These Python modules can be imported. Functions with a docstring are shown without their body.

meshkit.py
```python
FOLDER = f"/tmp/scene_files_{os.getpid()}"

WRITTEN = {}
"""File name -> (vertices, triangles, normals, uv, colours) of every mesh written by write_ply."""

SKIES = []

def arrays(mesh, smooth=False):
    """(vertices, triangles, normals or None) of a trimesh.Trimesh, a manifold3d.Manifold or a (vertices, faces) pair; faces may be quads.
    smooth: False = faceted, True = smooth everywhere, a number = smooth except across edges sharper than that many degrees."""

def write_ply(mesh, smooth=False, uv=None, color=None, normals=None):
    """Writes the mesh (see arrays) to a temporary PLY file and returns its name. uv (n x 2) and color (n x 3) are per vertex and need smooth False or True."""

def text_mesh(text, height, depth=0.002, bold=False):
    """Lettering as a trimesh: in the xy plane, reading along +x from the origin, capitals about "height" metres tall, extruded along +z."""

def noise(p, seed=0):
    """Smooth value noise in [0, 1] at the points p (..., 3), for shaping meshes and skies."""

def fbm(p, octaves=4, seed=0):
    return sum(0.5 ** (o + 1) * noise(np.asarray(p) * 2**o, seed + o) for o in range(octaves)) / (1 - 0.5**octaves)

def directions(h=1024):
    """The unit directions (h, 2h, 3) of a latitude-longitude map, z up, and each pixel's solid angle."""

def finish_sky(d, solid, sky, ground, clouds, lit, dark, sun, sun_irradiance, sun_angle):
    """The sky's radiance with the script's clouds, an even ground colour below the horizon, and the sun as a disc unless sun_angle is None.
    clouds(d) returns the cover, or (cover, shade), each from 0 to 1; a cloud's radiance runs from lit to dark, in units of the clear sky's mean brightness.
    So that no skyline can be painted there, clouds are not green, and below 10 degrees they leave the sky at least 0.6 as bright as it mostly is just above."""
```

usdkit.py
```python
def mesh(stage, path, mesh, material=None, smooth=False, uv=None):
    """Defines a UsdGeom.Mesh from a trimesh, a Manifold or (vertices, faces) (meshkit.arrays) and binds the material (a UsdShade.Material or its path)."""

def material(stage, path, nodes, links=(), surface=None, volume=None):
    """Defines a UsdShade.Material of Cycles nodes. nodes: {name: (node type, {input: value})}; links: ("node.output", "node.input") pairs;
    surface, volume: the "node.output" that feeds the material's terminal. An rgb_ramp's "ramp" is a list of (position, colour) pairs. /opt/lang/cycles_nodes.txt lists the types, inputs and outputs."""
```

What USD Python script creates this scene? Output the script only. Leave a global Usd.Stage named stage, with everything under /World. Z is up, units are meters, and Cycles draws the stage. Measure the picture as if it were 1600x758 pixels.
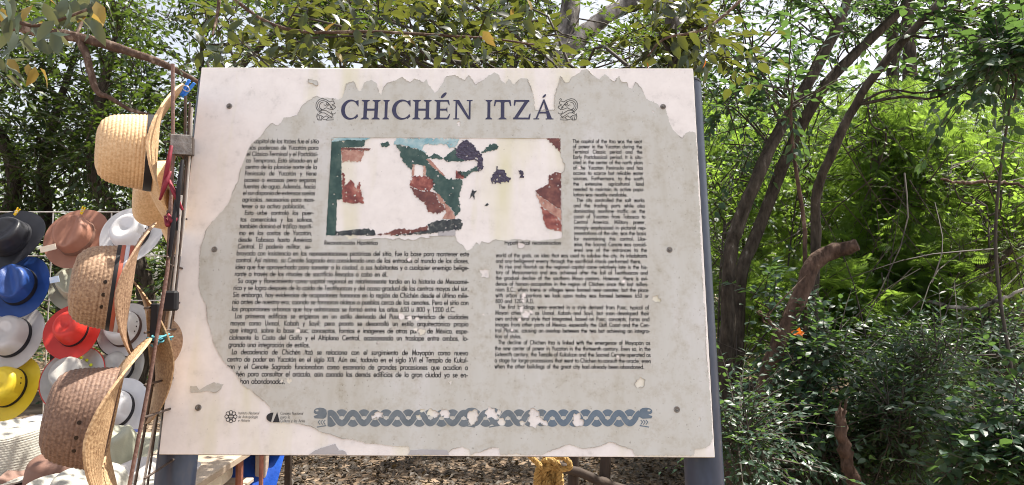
import math, numpy as np, trimesh, usdkit, meshkit
from shapely.geometry import Polygon, LineString, Point, MultiPolygon, box
from shapely.ops import unary_union
from shapely import affinity
from pxr import Usd, UsdGeom, UsdLux, UsdShade, Gf, Sdf, Vt

stage = Usd.Stage.CreateInMemory()
UsdGeom.SetStageUpAxis(stage, UsdGeom.Tokens.z); UsdGeom.SetStageMetersPerUnit(stage, 1.0)
UsdGeom.Xform.Define(stage, '/World'); UsdGeom.Scope.Define(stage, '/World/Looks')
RNG = np.random.default_rng(7)
# ------------------------------------------------------------------ camera, sky, sun, exposure
FPX, PITCH, EYE = 1155.0, math.radians(3.0), np.array([0, 0, 1.55])
RIGHT, UP, FWD = np.array([1., 0, 0]), np.array([0, -math.sin(PITCH), math.cos(PITCH)]), np.array([0, math.cos(PITCH), math.sin(PITCH)])
EXPOSURE = 1.2
SKY, SUN_I = 0.108, 1.25
SUN = np.array([0.36, 0.21, 0.91]); SUN /= np.linalg.norm(SUN)
cam = UsdGeom.Camera.Define(stage, '/World/camera')
cam.CreateHorizontalApertureAttr(36.0); cam.CreateVerticalApertureAttr(36.0 * 485 / 1024); cam.CreateFocalLengthAttr(36.0 * FPX / 1600)
cam.CreateClippingRangeAttr(Gf.Vec2f(0.05, 1000)); cam.CreateExposureAttr(EXPOSURE)
cam.AddTransformOp().Set(Gf.Matrix4d(*[float(x) for r in ((*RIGHT, 0), (*UP, 0), (*(-FWD), 0), (*EYE, 1)) for x in r]))
usdkit.material(stage, '/World/Looks/sky', {
    's': ('sky_texture', {'sky_type': 'single_scattering', 'sun_disc': False, 'sun_elevation': math.asin(SUN[2]), 'sun_rotation': math.atan2(SUN[0], SUN[1]), 'aerosol_density': 2.5}),
    'h': ('hsv', {'saturation': .56, 'value': 1.0}), 'w': ('mix_color', {'blend_type': 'multiply', 'fac': 1.0, 'b': (1.075, 1.0, .925)}),
    'b': ('background_shader', {'strength': SKY})}, [('s.color', 'h.color'), ('h.color', 'w.a'), ('w.result', 'b.color')], surface='b.background')
dome = UsdLux.DomeLight.Define(stage, '/World/sky'); dome.CreateIntensityAttr(1.0)
UsdShade.MaterialBindingAPI.Apply(dome.GetPrim()).Bind(UsdShade.Material.Get(stage, '/World/Looks/sky'))
sun = UsdLux.DistantLight.Define(stage, '/World/sun'); sun.CreateIntensityAttr(SUN_I); sun.CreateAngleAttr(0.53); sun.CreateNormalizeAttr(True); sun.CreateColorAttr(Gf.Vec3f(1, .94, .84))
_z = SUN; _x = np.cross([0, 1., 0], _z); _x /= np.linalg.norm(_x); _y = np.cross(_z, _x)
sun.AddTransformOp().Set(Gf.Matrix4d(*[float(v) for r in ((*_x, 0), (*_y, 0), (*_z, 0), (0, 0, 30, 1)) for v in r]))


def at(px, py, Y):                       # the point of the place seen at a photo pixel, at a distance Y
    d = FWD + RIGHT * (px - 800) / FPX - UP * (py - 379) / FPX
    return EYE + d * (Y / d[1])


# ------------------------------------------------------------------ helpers
taken = set()
def fresh(parent, name):
    path, k = f'{parent}/{name}', 0
    while path in taken:
        k += 1; path = f'{parent}/{name}_{k:03d}'
    taken.add(path); return path
def tag(prim, label=None, cat=None, group=None, kind=None):
    p = prim.GetPrim() if hasattr(prim, 'GetPrim') else prim
    for k, v in (('label', label), ('category', cat), ('group', group), ('kind', kind)):
        if v: p.SetCustomDataByKey(k, v)
    return p
def thing(name, label, cat, M=None, group=None):
    x = UsdGeom.Xform.Define(stage, fresh('/World', name))
    if M is not None:
        M = np.asarray(M, float)
        x.AddTransformOp().Set(Gf.Matrix4d(*[float(v) for v in M.T.ravel()]))
    return tag(x, label, cat, group)
def part(name, mesh, mat, parent=None, smooth=False, kind=None, label=None):
    p = usdkit.mesh(stage, fresh(str(parent.GetPath()) if parent else '/World', name), mesh, '/World/Looks/' + mat, smooth=smooth)
    p.CreateDoubleSidedAttr(True)
    return tag(p, label, None, None, kind)
def frame(o, x=None, z=None):            # 4x4 with z axis and x hint
    z = np.asarray(z, float); z = z / np.linalg.norm(z)
    x = np.asarray(x, float); x = x - z * (x @ z); x /= np.linalg.norm(x)
    M = np.eye(4); M[:3, 0], M[:3, 1], M[:3, 2], M[:3, 3] = x, np.cross(z, x), z, o
    return M
def nrm(a): return a / np.maximum(np.linalg.norm(a, axis=-1, keepdims=True), 1e-9)
def merge(ms):
    V, F, n = [], [], 0
    for m in ms:
        v, f = (m.vertices, m.faces) if hasattr(m, 'faces') else m
        V.append(np.asarray(v)); F.append(np.asarray(f) + n); n += len(v)
    return np.vstack(V), np.vstack(F)
def curve(pts, n=24):
    p = np.asarray(pts, float)
    if len(p) < 3: return p[0] + (p[-1] - p[0]) * np.linspace(0, 1, n)[:, None]
    q = np.vstack([2 * p[0] - p[1], p, 2 * p[-1] - p[-2]]); out = []
    for t in np.linspace(0, len(p) - 1 - 1e-6, n):
        i = int(t); u = t - i; a, b, c, d = q[i:i + 4]
        out.append(.5 * (2 * b + (c - a) * u + (2 * a - 5 * b + 4 * c - d) * u * u + (3 * b - a - 3 * c + d) * u ** 3))
    return np.array(out)
def tube(pts, r, sides=8, rough=0.0, rng=RNG, cap=True):
    p = np.asarray(pts, float); n = len(p); t = nrm(np.gradient(p, axis=0))
    r = np.interp(np.linspace(0, 1, n), np.linspace(0, 1, np.size(r)), np.atleast_1d(r)) if np.size(r) != n else np.asarray(r)
    a = np.cross(t[0], [0, 0, 1.0] if abs(t[0][2]) < .9 else [1.0, 0, 0]); A = []
    for k in range(n):
        a = a - t[k] * (a @ t[k]); a /= np.linalg.norm(a); A.append(a)
    A = np.array(A); B = np.cross(t, A); ang = np.arange(sides) * 2 * np.pi / sides
    rr = r[:, None] * (1 + rough * rng.standard_normal((n, sides)))
    v = p[:, None] + rr[..., None] * (np.cos(ang)[None, :, None] * A[:, None] + np.sin(ang)[None, :, None] * B[:, None])
    i, j = np.meshgrid(np.arange(n - 1), np.arange(sides), indexing='ij'); k = (j + 1) % sides
    q = np.stack([i * sides + j, i * sides + k, (i + 1) * sides + k, (i + 1) * sides + j], -1).reshape(-1, 4)
    f = np.vstack([q[:, [0, 1, 2]], q[:, [0, 2, 3]]]); v = v.reshape(-1, 3)
    if cap:
        v = np.vstack([v, p[0], p[-1]]); c0 = len(v) - 2; j = np.arange(sides); k = (j + 1) % sides
        f = np.vstack([f, np.stack([np.full(sides, c0), k, j], 1), np.stack([np.full(sides, c0 + 1), (n - 1) * sides + j, (n - 1) * sides + k], 1)])
    return v, f
def rbox(c, s, ch=.004, M=None):          # chamfered box
    s = np.asarray(s, float) / 2; ch = min(ch, s.min() * .45); P = []
    for sx in (-1, 1):
        for sy in (-1, 1):
            for sz in (-1, 1):
                e = np.array([sx, sy, sz])
                for k in range(3):
                    q = s - ch; q[k] = s[k]; P.append(e * q)
    h = trimesh.convex.convex_hull(np.array(P))
    v = np.array(h.vertices)
    if M is not None: v = v @ np.asarray(M)[:3, :3].T
    return v + c, np.array(h.faces)
def grid_mesh(X):                          # (n,m,3) open grid
    n, m = X.shape[:2]; i, j = np.meshgrid(np.arange(n - 1), np.arange(m - 1), indexing='ij')
    q = np.stack([i * m + j, i * m + j + 1, (i + 1) * m + j + 1, (i + 1) * m + j], -1).reshape(-1, 4)
    return X.reshape(-1, 3), np.vstack([q[:, [0, 1, 2]], q[:, [0, 2, 3]]])

# ------------------------------------------------------------------ materials
def C(*a): return tuple(a)
def mat(name, color, rough=.6, var=None, vscale=8, bump=0, bscale=60, stretch=(1, 1, 1), spec=.4, ramp=None, metal=0, detail=5, sheen=0):
    n = {'t': ('texture_coordinate', {}), 'm': ('mapping', {'scale': stretch}), 'p': ('principled_bsdf', {'roughness': rough, 'specular_ior_level': spec, 'metallic': metal, 'base_color': color, 'sheen_weight': sheen})}
    L = [('t.object', 'm.vector')]
    if var is not None:
        n['n'] = ('noise_texture', {'scale': vscale, 'detail': detail, 'roughness': .62}); n['r'] = ('rgb_ramp', {'ramp': ramp or [(.3, color), (.7, var)]})
        L += [('m.vector', 'n.vector'), ('n.fac', 'r.fac'), ('r.color', 'p.base_color')]
    if bump:
        n['nb'] = ('noise_texture', {'scale': bscale, 'detail': 4}); n['b'] = ('bump', {'strength': bump, 'distance': .01})
        L += [('m.vector', 'nb.vector'), ('nb.fac', 'b.height'), ('b.normal', 'p.normal')]
    usdkit.material(stage, '/World/Looks/' + name, n, L, surface='p.BSDF')
def leafmat(name, ramp, trans=.32, rough=.38, spec=.5, tcol=(.22, .34, .03)):
    usdkit.material(stage, '/World/Looks/' + name, {
        'g': ('geometry', {}), 'r': ('rgb_ramp', {'ramp': ramp}), 'p': ('principled_bsdf', {'roughness': rough, 'specular_ior_level': spec}),
        'h': ('mix_color', {'blend_type': 'mix', 'fac': .6, 'b': tcol}), 'tr': ('translucent_bsdf', {}), 'x': ('mix_closure', {'fac': trans})},
        [('g.random_per_island', 'r.fac'), ('r.color', 'p.base_color'), ('r.color', 'h.a'), ('h.result', 'tr.color'), ('p.BSDF', 'x.closure1'), ('tr.BSDF', 'x.closure2')], surface='x.closure')
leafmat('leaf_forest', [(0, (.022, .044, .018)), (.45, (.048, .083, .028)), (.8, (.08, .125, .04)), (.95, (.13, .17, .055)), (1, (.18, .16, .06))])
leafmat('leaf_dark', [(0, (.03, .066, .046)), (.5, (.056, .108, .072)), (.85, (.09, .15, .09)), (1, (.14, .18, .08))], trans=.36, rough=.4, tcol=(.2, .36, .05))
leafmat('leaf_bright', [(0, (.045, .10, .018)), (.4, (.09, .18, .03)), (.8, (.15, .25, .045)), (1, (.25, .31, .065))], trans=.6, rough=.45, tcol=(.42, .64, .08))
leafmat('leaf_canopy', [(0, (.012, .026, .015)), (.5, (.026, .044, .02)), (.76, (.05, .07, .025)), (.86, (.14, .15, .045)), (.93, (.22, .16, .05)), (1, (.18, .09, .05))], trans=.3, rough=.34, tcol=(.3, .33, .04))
leafmat('leaf_grey', [(0, (.05, .075, .055)), (.5, (.10, .13, .095)), (.8, (.19, .22, .16)), (1, (.26, .25, .15))], trans=.25, rough=.42, tcol=(.3, .3, .1))
leafmat('leaf_yellow', [(0, (.27, .21, .06)), (1, (.24, .145, .055))], trans=.35, rough=.45, tcol=(.45, .28, .05))
leafmat('litter', [(0, (.05, .035, .022)), (.35, (.12, .085, .055)), (.7, (.22, .165, .11)), (.93, (.34, .28, .2)), (1, (.42, .36, .28))], trans=.1, rough=.6, tcol=(.3, .2, .08))
leafmat('dry_stick', [(0, (.04, .03, .024)), (.6, (.10, .075, .06)), (.9, (.2, .16, .125)), (1, (.36, .30, .23))], trans=.02, rough=.7, tcol=(.2, .15, .1))
leafmat('orange_leaf', [(0, (.75, .20, .02)), (1, (.75, .25, .03))], trans=.4, rough=.5, tcol=(.9, .25, .02))
mat('bark', (.045, .032, .026), .85, (.13, .10, .085), 26, 1, 60, (1, 1, .35), .2, ramp=[(.36, (.022, .017, .013)), (.5, (.05, .04, .031)), (.62, (.072, .058, .046)), (.72, (.19, .175, .15))], detail=8)
mat('bark_red', (.075, .045, .034), .85, (.17, .12, .10), 30, 1, 60, (1, 1, .4), .2, ramp=[(.34, (.035, .022, .016)), (.5, (.08, .05, .037)), (.64, (.125, .08, .06)), (.74, (.24, .19, .155))], detail=8)
mat('bark_grey', (.05, .045, .042), .85, (.36, .33, .30), 7, 1, 30, (1, 1, .5), .2, ramp=[(.36, (.05, .045, .042)), (.5, (.17, .155, .145)), (.62, (.46, .43, .40))])
mat('bark_flaky', (.07, .042, .03), .8, (.2, .145, .11), 30, 1, 60, (1, 1, .6), .25, ramp=[(.36, (.06, .034, .024)), (.54, (.105, .066, .048)), (.66, (.26, .20, .16))], detail=8)
mat('twig', (.034, .028, .022), .8, (.075, .062, .05), 20)
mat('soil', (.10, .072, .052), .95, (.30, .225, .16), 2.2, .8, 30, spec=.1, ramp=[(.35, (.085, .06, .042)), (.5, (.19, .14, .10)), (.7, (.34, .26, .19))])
mat('board_white', (.78, .74, .71), .55, None, spec=.35)
# the board: warm white with yellow-green algae streaks running down and grey specks
usdkit.material(stage, '/World/Looks/board_paint', {
    't': ('texture_coordinate', {}), 'm1': ('mapping', {'scale': (11, 1, 1.6)}), 'n1': ('noise_texture', {'scale': 1.0, 'detail': 4}), 'r1': ('rgb_ramp', {'ramp': [(.52, (0, 0, 0)), (.74, (1, 1, 1))]}),
    'n2': ('noise_texture', {'scale': 22, 'detail': 8, 'roughness': .7}), 'r2': ('rgb_ramp', {'ramp': [(.3, (.60, .575, .555)), (.43, (.745, .71, .69)), (.6, (.80, .765, .745))]}),
    'n3': ('noise_texture', {'scale': 160, 'detail': 3}), 'r3': ('rgb_ramp', {'ramp': [(.24, (.35, .33, .31)), (.31, (1, 1, 1))]}),
    'x': ('mix_color', {'blend_type': 'mix', 'b': (.66, .64, .44)}), 'f': ('math', {'math_type': 'multiply', 'value2': .8}), 'y': ('mix_color', {'blend_type': 'multiply', 'fac': .5}),
    'b': ('bump', {'strength': .12, 'distance': .004}), 'p': ('principled_bsdf', {'roughness': .55, 'specular_ior_level': .35})},
    [('t.object', 'm1.vector'), ('m1.vector', 'n1.vector'), ('n1.fac', 'r1.fac'), ('r1.color', 'f.value1'), ('f.value', 'x.fac'), ('t.object', 'n2.vector'), ('n2.fac', 'r2.fac'), ('r2.color', 'x.a'),
     ('t.object', 'n3.vector'), ('n3.fac', 'r3.fac'), ('x.result', 'y.a'), ('r3.color', 'y.b'), ('y.result', 'p.base_color'), ('n2.fac', 'b.height'), ('b.normal', 'p.normal')], surface='p.BSDF')
usdkit.material(stage, '/World/Looks/sheet_vinyl', {
    't': ('texture_coordinate', {}), 'm1': ('mapping', {'scale': (9, 1, 2.2)}), 'n1': ('noise_texture', {'scale': 1.0, 'detail': 6, 'roughness': .65}), 'r1': ('rgb_ramp', {'ramp': [(.3, (.445, .43, .375)), (.45, (.505, .50, .46)), (.58, (.53, .53, .50)), (.7, (.575, .575, .565))]}),
    'n2': ('noise_texture', {'scale': 26, 'detail': 8, 'roughness': .75}), 'r2': ('rgb_ramp', {'ramp': [(.3, (.60, .55, .46)), (.40, (.88, .85, .8)), (.52, (1, 1, 1))]}),
    'n3': ('noise_texture', {'scale': 140, 'detail': 3}), 'r3': ('rgb_ramp', {'ramp': [(.27, (.35, .32, .28)), (.34, (1, 1, 1))]}),
    'x': ('mix_color', {'blend_type': 'multiply', 'fac': .8}), 'y': ('mix_color', {'blend_type': 'multiply', 'fac': .5}), 'b': ('bump', {'strength': .08, 'distance': .003}), 'p': ('principled_bsdf', {'roughness': .48, 'specular_ior_level': .4})},
    [('t.object', 'm1.vector'), ('m1.vector', 'n1.vector'), ('n1.fac', 'r1.fac'), ('r1.color', 'x.a'), ('t.object', 'n2.vector'), ('n2.fac', 'r2.fac'), ('r2.color', 'x.b'), ('t.object', 'n3.vector'), ('n3.fac', 'r3.fac'),
     ('x.result', 'y.a'), ('r3.color', 'y.b'), ('y.result', 'p.base_color'), ('n2.fac', 'b.height'), ('b.normal', 'p.normal')], surface='p.BSDF')
mat('patch_grey', (.36, .35, .36), .5, (.44, .43, .44), 20)
mat('torn_paper', (.28, .26, .23), .8, (.62, .59, .55), 40)
mat('ink_navy', (.028, .03, .07), .5, (.05, .05, .10), 60)
mat('ink_text', (.032, .032, .035), .6, spec=.25)
mat('ink_slate', (.11, .135, .155), .5, (.17, .20, .225), 40)
mat('ink_blue', (.095, .135, .18), .5, (.14, .185, .235), 40)
mat('pic_sky', (.20, .38, .43), .5, (.42, .54, .56), 30, detail=8, ramp=[(.35, (.18, .36, .42)), (.55, (.34, .49, .52)), (.68, (.55, .60, .58))])
mat('pic_green', (.03, .10, .085), .5, (.07, .17, .14), 34, detail=9, ramp=[(.3, (.018, .045, .043)), (.48, (.036, .078, .07)), (.62, (.07, .115, .10)), (.74, (.20, .23, .20))])
mat('pic_red', (.20, .05, .045), .5, (.36, .12, .10), 50, detail=9, ramp=[(.32, (.10, .028, .03)), (.48, (.22, .065, .055)), (.6, (.34, .12, .095)), (.72, (.48, .28, .22))])
mat('pic_maroon', (.14, .045, .04), .5, (.21, .075, .06), 44, detail=9, ramp=[(.32, (.08, .03, .032)), (.5, (.15, .055, .048)), (.64, (.22, .09, .07)), (.74, (.36, .20, .16))])
mat('pic_pink', (.42, .22, .18), .5, (.52, .32, .26), 50, detail=9, ramp=[(.32, (.28, .12, .095)), (.5, (.42, .23, .18)), (.66, (.55, .38, .31))])
mat('pic_black', (.018, .022, .03), .5, (.07, .085, .09), 60, detail=9, ramp=[(.34, (.016, .018, .026)), (.55, (.05, .06, .062)), (.68, (.24, .24, .22))])
mat('pic_purple', (.03, .025, .05), .6, (.09, .08, .13), 150, .8, 200)
mat('post_paint', (.026, .034, .062), .33, (.034, .045, .075), 34, .06, 60, (1, 1, .5), .5, ramp=[(.3, (.022, .029, .05)), (.55, (.032, .042, .07)), (.68, (.045, .052, .072)), (.76, (.15, .14, .135))], detail=9)
mat('dark_metal', (.03, .03, .04), .5)
mat('screw_metal', (.30, .29, .27), .38, (.16, .13, .11), 120, metal=.6)
mat('rust', (.20, .075, .05), .7, (.33, .13, .085), 30, .3, 80)
mat('rust_dark', (.12, .06, .05), .6, (.24, .15, .125), 40, .3, 80)
mat('wire_dark', (.05, .042, .04), .5, (.13, .09, .07), 40)
mat('wire_white', (.62, .60, .58), .45, (.48, .44, .40), 30)
mat('wood_end', (.13, .12, .115), .85, (.30, .285, .27), 60, .6, 120)
mat('wood_dark', (.03, .021, .017), .8, (.07, .048, .036), 14, .5, 50, (1, 1, .2))
mat('ribbon', (.16, .01, .025), .6, (.24, .02, .04), 40)
mat('strap_black', (.012, .012, .016), .7)
mat('twine_teal', (.06, .24, .30), .7, (.10, .34, .40), 60)
mat('pin_yellow', (.80, .55, .02), .4); mat('pin_blue', (.02, .18, .62), .4)
mat('tarp_blue', (.01, .06, .36), .45, (.015, .10, .50), 10, .4, 30)
mat('sack_cloth', (.72, .66, .54), .85, (.80, .76, .66), 14, .6, 60)
mat('rope_yellow', (.30, .17, .05), .8, (.62, .42, .16), 60, .8, 240)
def straw(name, a, b, c, rough=.65):
    usdkit.material(stage, '/World/Looks/' + name, {
        't': ('texture_coordinate', {}), 'n': ('noise_texture', {'scale': 190, 'detail': 4}), 'n2': ('noise_texture', {'scale': 9, 'detail': 5}), 'r': ('rgb_ramp', {'ramp': [(.3, a), (.52, b), (.72, c)]}),
        'r2': ('rgb_ramp', {'ramp': [(.3, (.80, .77, .74)), (.6, (1, 1, 1))]}), 'x': ('mix_color', {'blend_type': 'multiply', 'fac': .8}), 'b': ('bump', {'strength': .5, 'distance': .002}),
        'p': ('principled_bsdf', {'roughness': rough, 'specular_ior_level': .35})},
        [('t.object', 'n.vector'), ('t.object', 'n2.vector'), ('n.fac', 'r.fac'), ('n2.fac', 'r2.fac'), ('r.color', 'x.a'), ('r2.color', 'x.b'), ('x.result', 'p.base_color'), ('n.fac', 'b.height'), ('b.normal', 'p.normal')], surface='p.BSDF')
straw('straw_tan', (.56, .37, .20), (.72, .50, .29), (.80, .60, .38))
straw('straw_brown', (.21, .125, .08), (.36, .235, .15), (.48, .335, .225))
straw('straw_dark', (.115, .068, .05), (.20, .122, .088), (.29, .19, .135))
straw('straw_gold', (.30, .18, .095), (.48, .32, .18), (.62, .45, .27))
straw('straw_white', (.34, .335, .30), (.44, .43, .385), (.51, .50, .45))
for nm, c, v in (('felt_black', (.012, .013, .018), (.022, .023, .03)), ('felt_brown', (.30, .135, .09), (.37, .18, .125)), ('felt_white', (.60, .60, .62), (.68, .68, .70)), ('felt_blue', (.012, .045, .20), (.02, .07, .27)),
                 ('felt_sage', (.36, .36, .28), (.42, .42, .33)), ('felt_red', (.56, .032, .022), (.66, .05, .035)), ('felt_pale', (.50, .47, .455), (.58, .55, .53)), ('felt_yellow', (.72, .52, .025), (.80, .60, .04)),
                 ('felt_grey', (.42, .40, .37), (.52, .50, .46)), ('felt_chocolate', (.17, .09, .065), (.22, .12, .09))):
    mat(nm, c, .42 if nm in ('felt_blue', 'felt_black', 'felt_yellow', 'felt_red') else .6, v, 14, .15, 260, spec=.45)
mat('band_black', (.012, .011, .014), .55); mat('band_brown', (.07, .035, .025), .6)
mat('band_orange', (.42, .10, .06), .6); mat('band_pale', (.60, .60, .66), .6); mat('brass_dark', (.03, .02, .015), .4, metal=.5)
mat('paper_tag', (.70, .60, .46), .6, (.78, .70, .58), 30); mat('price_tag', (.66, .68, .74), .3, (.35, .5, .7), 40)
for nm, c in (('pom_green', (.05, .55, .14)), ('pom_yellow', (.62, .68, .03)), ('pom_orange', (.80, .16, .06))): mat(nm, c, .8)
mat('cloth_navy', (.012, .02, .09), .8); mat('table_wood', (.34, .26, .19), .7, (.48, .40, .32), 8, .3, 40, (1, .2, 1))

# ------------------------------------------------------------------ foliage
def leaf_template(w=.5, fold=.18, droop=.16, fine=True):
    if fine:
        st = [(.0, 0), (.3, .5 * w), (.66, .42 * w), (1, 0)]
        V = [(0, 0, 0)]
        for t, h in st[1:3]: V += [(t, h, fold * h - droop * t * t), (t, 0, -droop * t * t), (t, -h, fold * h - droop * t * t)]
        V += [(1, 0, -droop)]
        F = [(0, 2, 1), (0, 3, 2), (1, 2, 5), (1, 5, 4), (2, 3, 6), (2, 6, 5), (4, 5, 7), (5, 6, 7)]
    else:
        V = [(0, 0, 0), (.42, .5 * w, fold * w * .5 - droop * .2), (.5, 0, -droop * .25), (.42, -.5 * w, fold * w * .5 - droop * .2), (1, 0, -droop)]
        F = [(0, 2, 1), (0, 3, 2), (1, 2, 4), (2, 3, 4)]
    return np.array(V, float), np.array(F)
def frond_template(m=8, w=.42, lw=.085):
    V, F = [(0, 0, 0), (1, .006, -.12), (1, -.006, -.12)], [(0, 1, 2)]
    for k in range(m):
        t = .12 + .86 * k / (m - 1); l = w * math.sin(math.pi * (.18 + .74 * t)) ; z = -.12 * t * t
        for s in (-1, 1):
            i = len(V); V += [(t, 0, z), (t + .10 * l + lw * .5, s * l * .5, z + .02), (t + .25 * l, s * l, z - .02), (t + .10 * l - lw * .5, s * l * .5, z + .02)]
            F += [(i, i + 1, i + 2), (i, i + 2, i + 3)]
    return np.array(V, float), np.array(F)
BROAD, OVATE, NARROW, FROND = leaf_template(.62), leaf_template(.5, fine=False), leaf_template(.26, fine=False), frond_template()
def place(T, P, D, N, S):
    V, F = T; P, D, N = (np.asarray(a, float) for a in (P, D, N)); x = nrm(D); y = nrm(np.cross(N, x)); z = np.cross(x, y)
    v = P[:, None] + S[:, None, None] * (V[None, :, :1] * x[:, None] + V[None, :, 1:2] * y[:, None] + V[None, :, 2:] * z[:, None])
    f = F[None] + (np.arange(len(P)) * len(V))[:, None, None]
    return v.reshape(-1, 3), f.reshape(-1, 3)
def unit(n, rng): return nrm(rng.standard_normal((n, 3)))
def sprays(O, D, L, k, T, size, rng, droop=.25, spread=.75, upness=.8, jit=.25):
    n = len(O); D = nrm(D); t = (np.arange(k) + .6) / k
    t = np.clip(t[None] + rng.normal(0, .05, (n, k)), .03, 1.02)
    pos = O[:, None] + D[:, None] * (L[:, None] * t)[..., None]; pos[..., 2] -= droop * L[:, None] * t * t
    side = nrm(np.cross(D, np.array([0, 0, 1.0]) + .2 * unit(n, rng))); sg = np.where(np.arange(k) % 2, 1, -1)[None, :, None]
    d = nrm(D[:, None] * .75 + spread * side[:, None] * sg + jit * unit(n * k, rng).reshape(n, k, 3) + np.array([0, 0, -.2]))
    N = nrm(np.array([0, 0, upness]) + .55 * unit(n * k, rng).reshape(n, k, 3))
    S = size * rng.uniform(.6, 1.15, n * k)
    leaves = place(T, pos.reshape(-1, 3), d.reshape(-1, 3), N.reshape(-1, 3), S)
    # twig: three-sided prism bent once
    u = np.array([0, .5, 1.0]); c = O[:, None] + D[:, None] * (L[:, None] * u)[..., None]; c[..., 2] -= droop * L[:, None] * u * u
    r = (L[:, None] * .012 * (1.05 - u)[None])[..., None]; b = nrm(np.cross(side, D)); a3 = np.arange(3) * 2 * np.pi / 3
    ring = c[:, :, None] + r[:, :, None] * (np.cos(a3)[None, None, :, None] * side[:, None, None] + np.sin(a3)[None, None, :, None] * b[:, None, None])
    q = []
    for i in range(2):
        for j in range(3):
            e = (j + 1) % 3; q += [(i * 3 + j, i * 3 + e, i * 3 + 3 + e), (i * 3 + j, i * 3 + 3 + e, i * 3 + 3 + j)]
    tw = (ring.reshape(-1, 3), (np.array(q)[None] + (np.arange(n) * 9)[:, None, None]).reshape(-1, 3))
    return leaves, tw
def wobble(a, b, rng, n=5, amp=.06):
    a, b = np.asarray(a, float), np.asarray(b, float); t = np.linspace(0, 1, n)[:, None]; L = np.linalg.norm(b - a)
    p = a + (b - a) * t; p[1:-1] += rng.normal(0, amp * L, (n - 2, 3)); return curve(p, 12)
def tree(name, label, trunks, clumps, leaf, T, size, seed, bark='bark', per=22, k=11, sl=.5, limbs=True, cat='tree', droop=.25, upness=.8, sides=9, group=None, extra=None):
    """trunks: lists of (points, radii). clumps: (centre, radius) leaf clumps each fed by a limb from the nearest trunk point."""
    rng = np.random.default_rng(seed); t = thing(name, label, cat, group=group); wood, path = [], []
    for pts, r in trunks:
        c = curve(pts, 30); c[1:-1] += rng.normal(0, .07 * float(np.min(r)), (28, 3))
        wood.append(tube(c, r, sides, .07, rng)); path.append(c)
    path = np.vstack(path); Ls, Tw = [], []
    for c, rad in clumps:
        c = np.asarray(c, float); n = int(per * rng.uniform(.8, 1.2))
        if limbs:
            up = path[path[:, 2] < c[2] + .2]; up = up if len(up) else path
            a = up[np.argmin(np.linalg.norm(up - c, axis=1) + .6 * np.abs(up[:, 2] - c[2] + .8))]
            w = wobble(a, c, rng); wood.append(tube(w, [.007 + .004 * np.linalg.norm(c - a), .003], 5, .05, rng))
            seat = w[rng.integers(5, 12, n)]
        else: seat = np.repeat(c[None], n, 0)
        O = seat * .35 + (c + unit(n, rng) * (rng.uniform(.1, .9, (n, 1)) ** .6) * rad * .8) * .65
        D = nrm(O - c + .15 * rng.standard_normal((n, 3)) + np.array([0, 0, .1]))
        l, w2 = sprays(O, D, sl * rng.uniform(.6, 1.3, n), k, T, size, rng, droop, upness=upness)
        Ls.append(l); Tw.append(w2)
    part('trunk', merge(wood), bark, t, smooth=True)
    part('crown', merge(Ls), leaf, t, kind='stuff'); part('twigs', merge(Tw), 'twig', t, kind='stuff')
    return t

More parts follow.
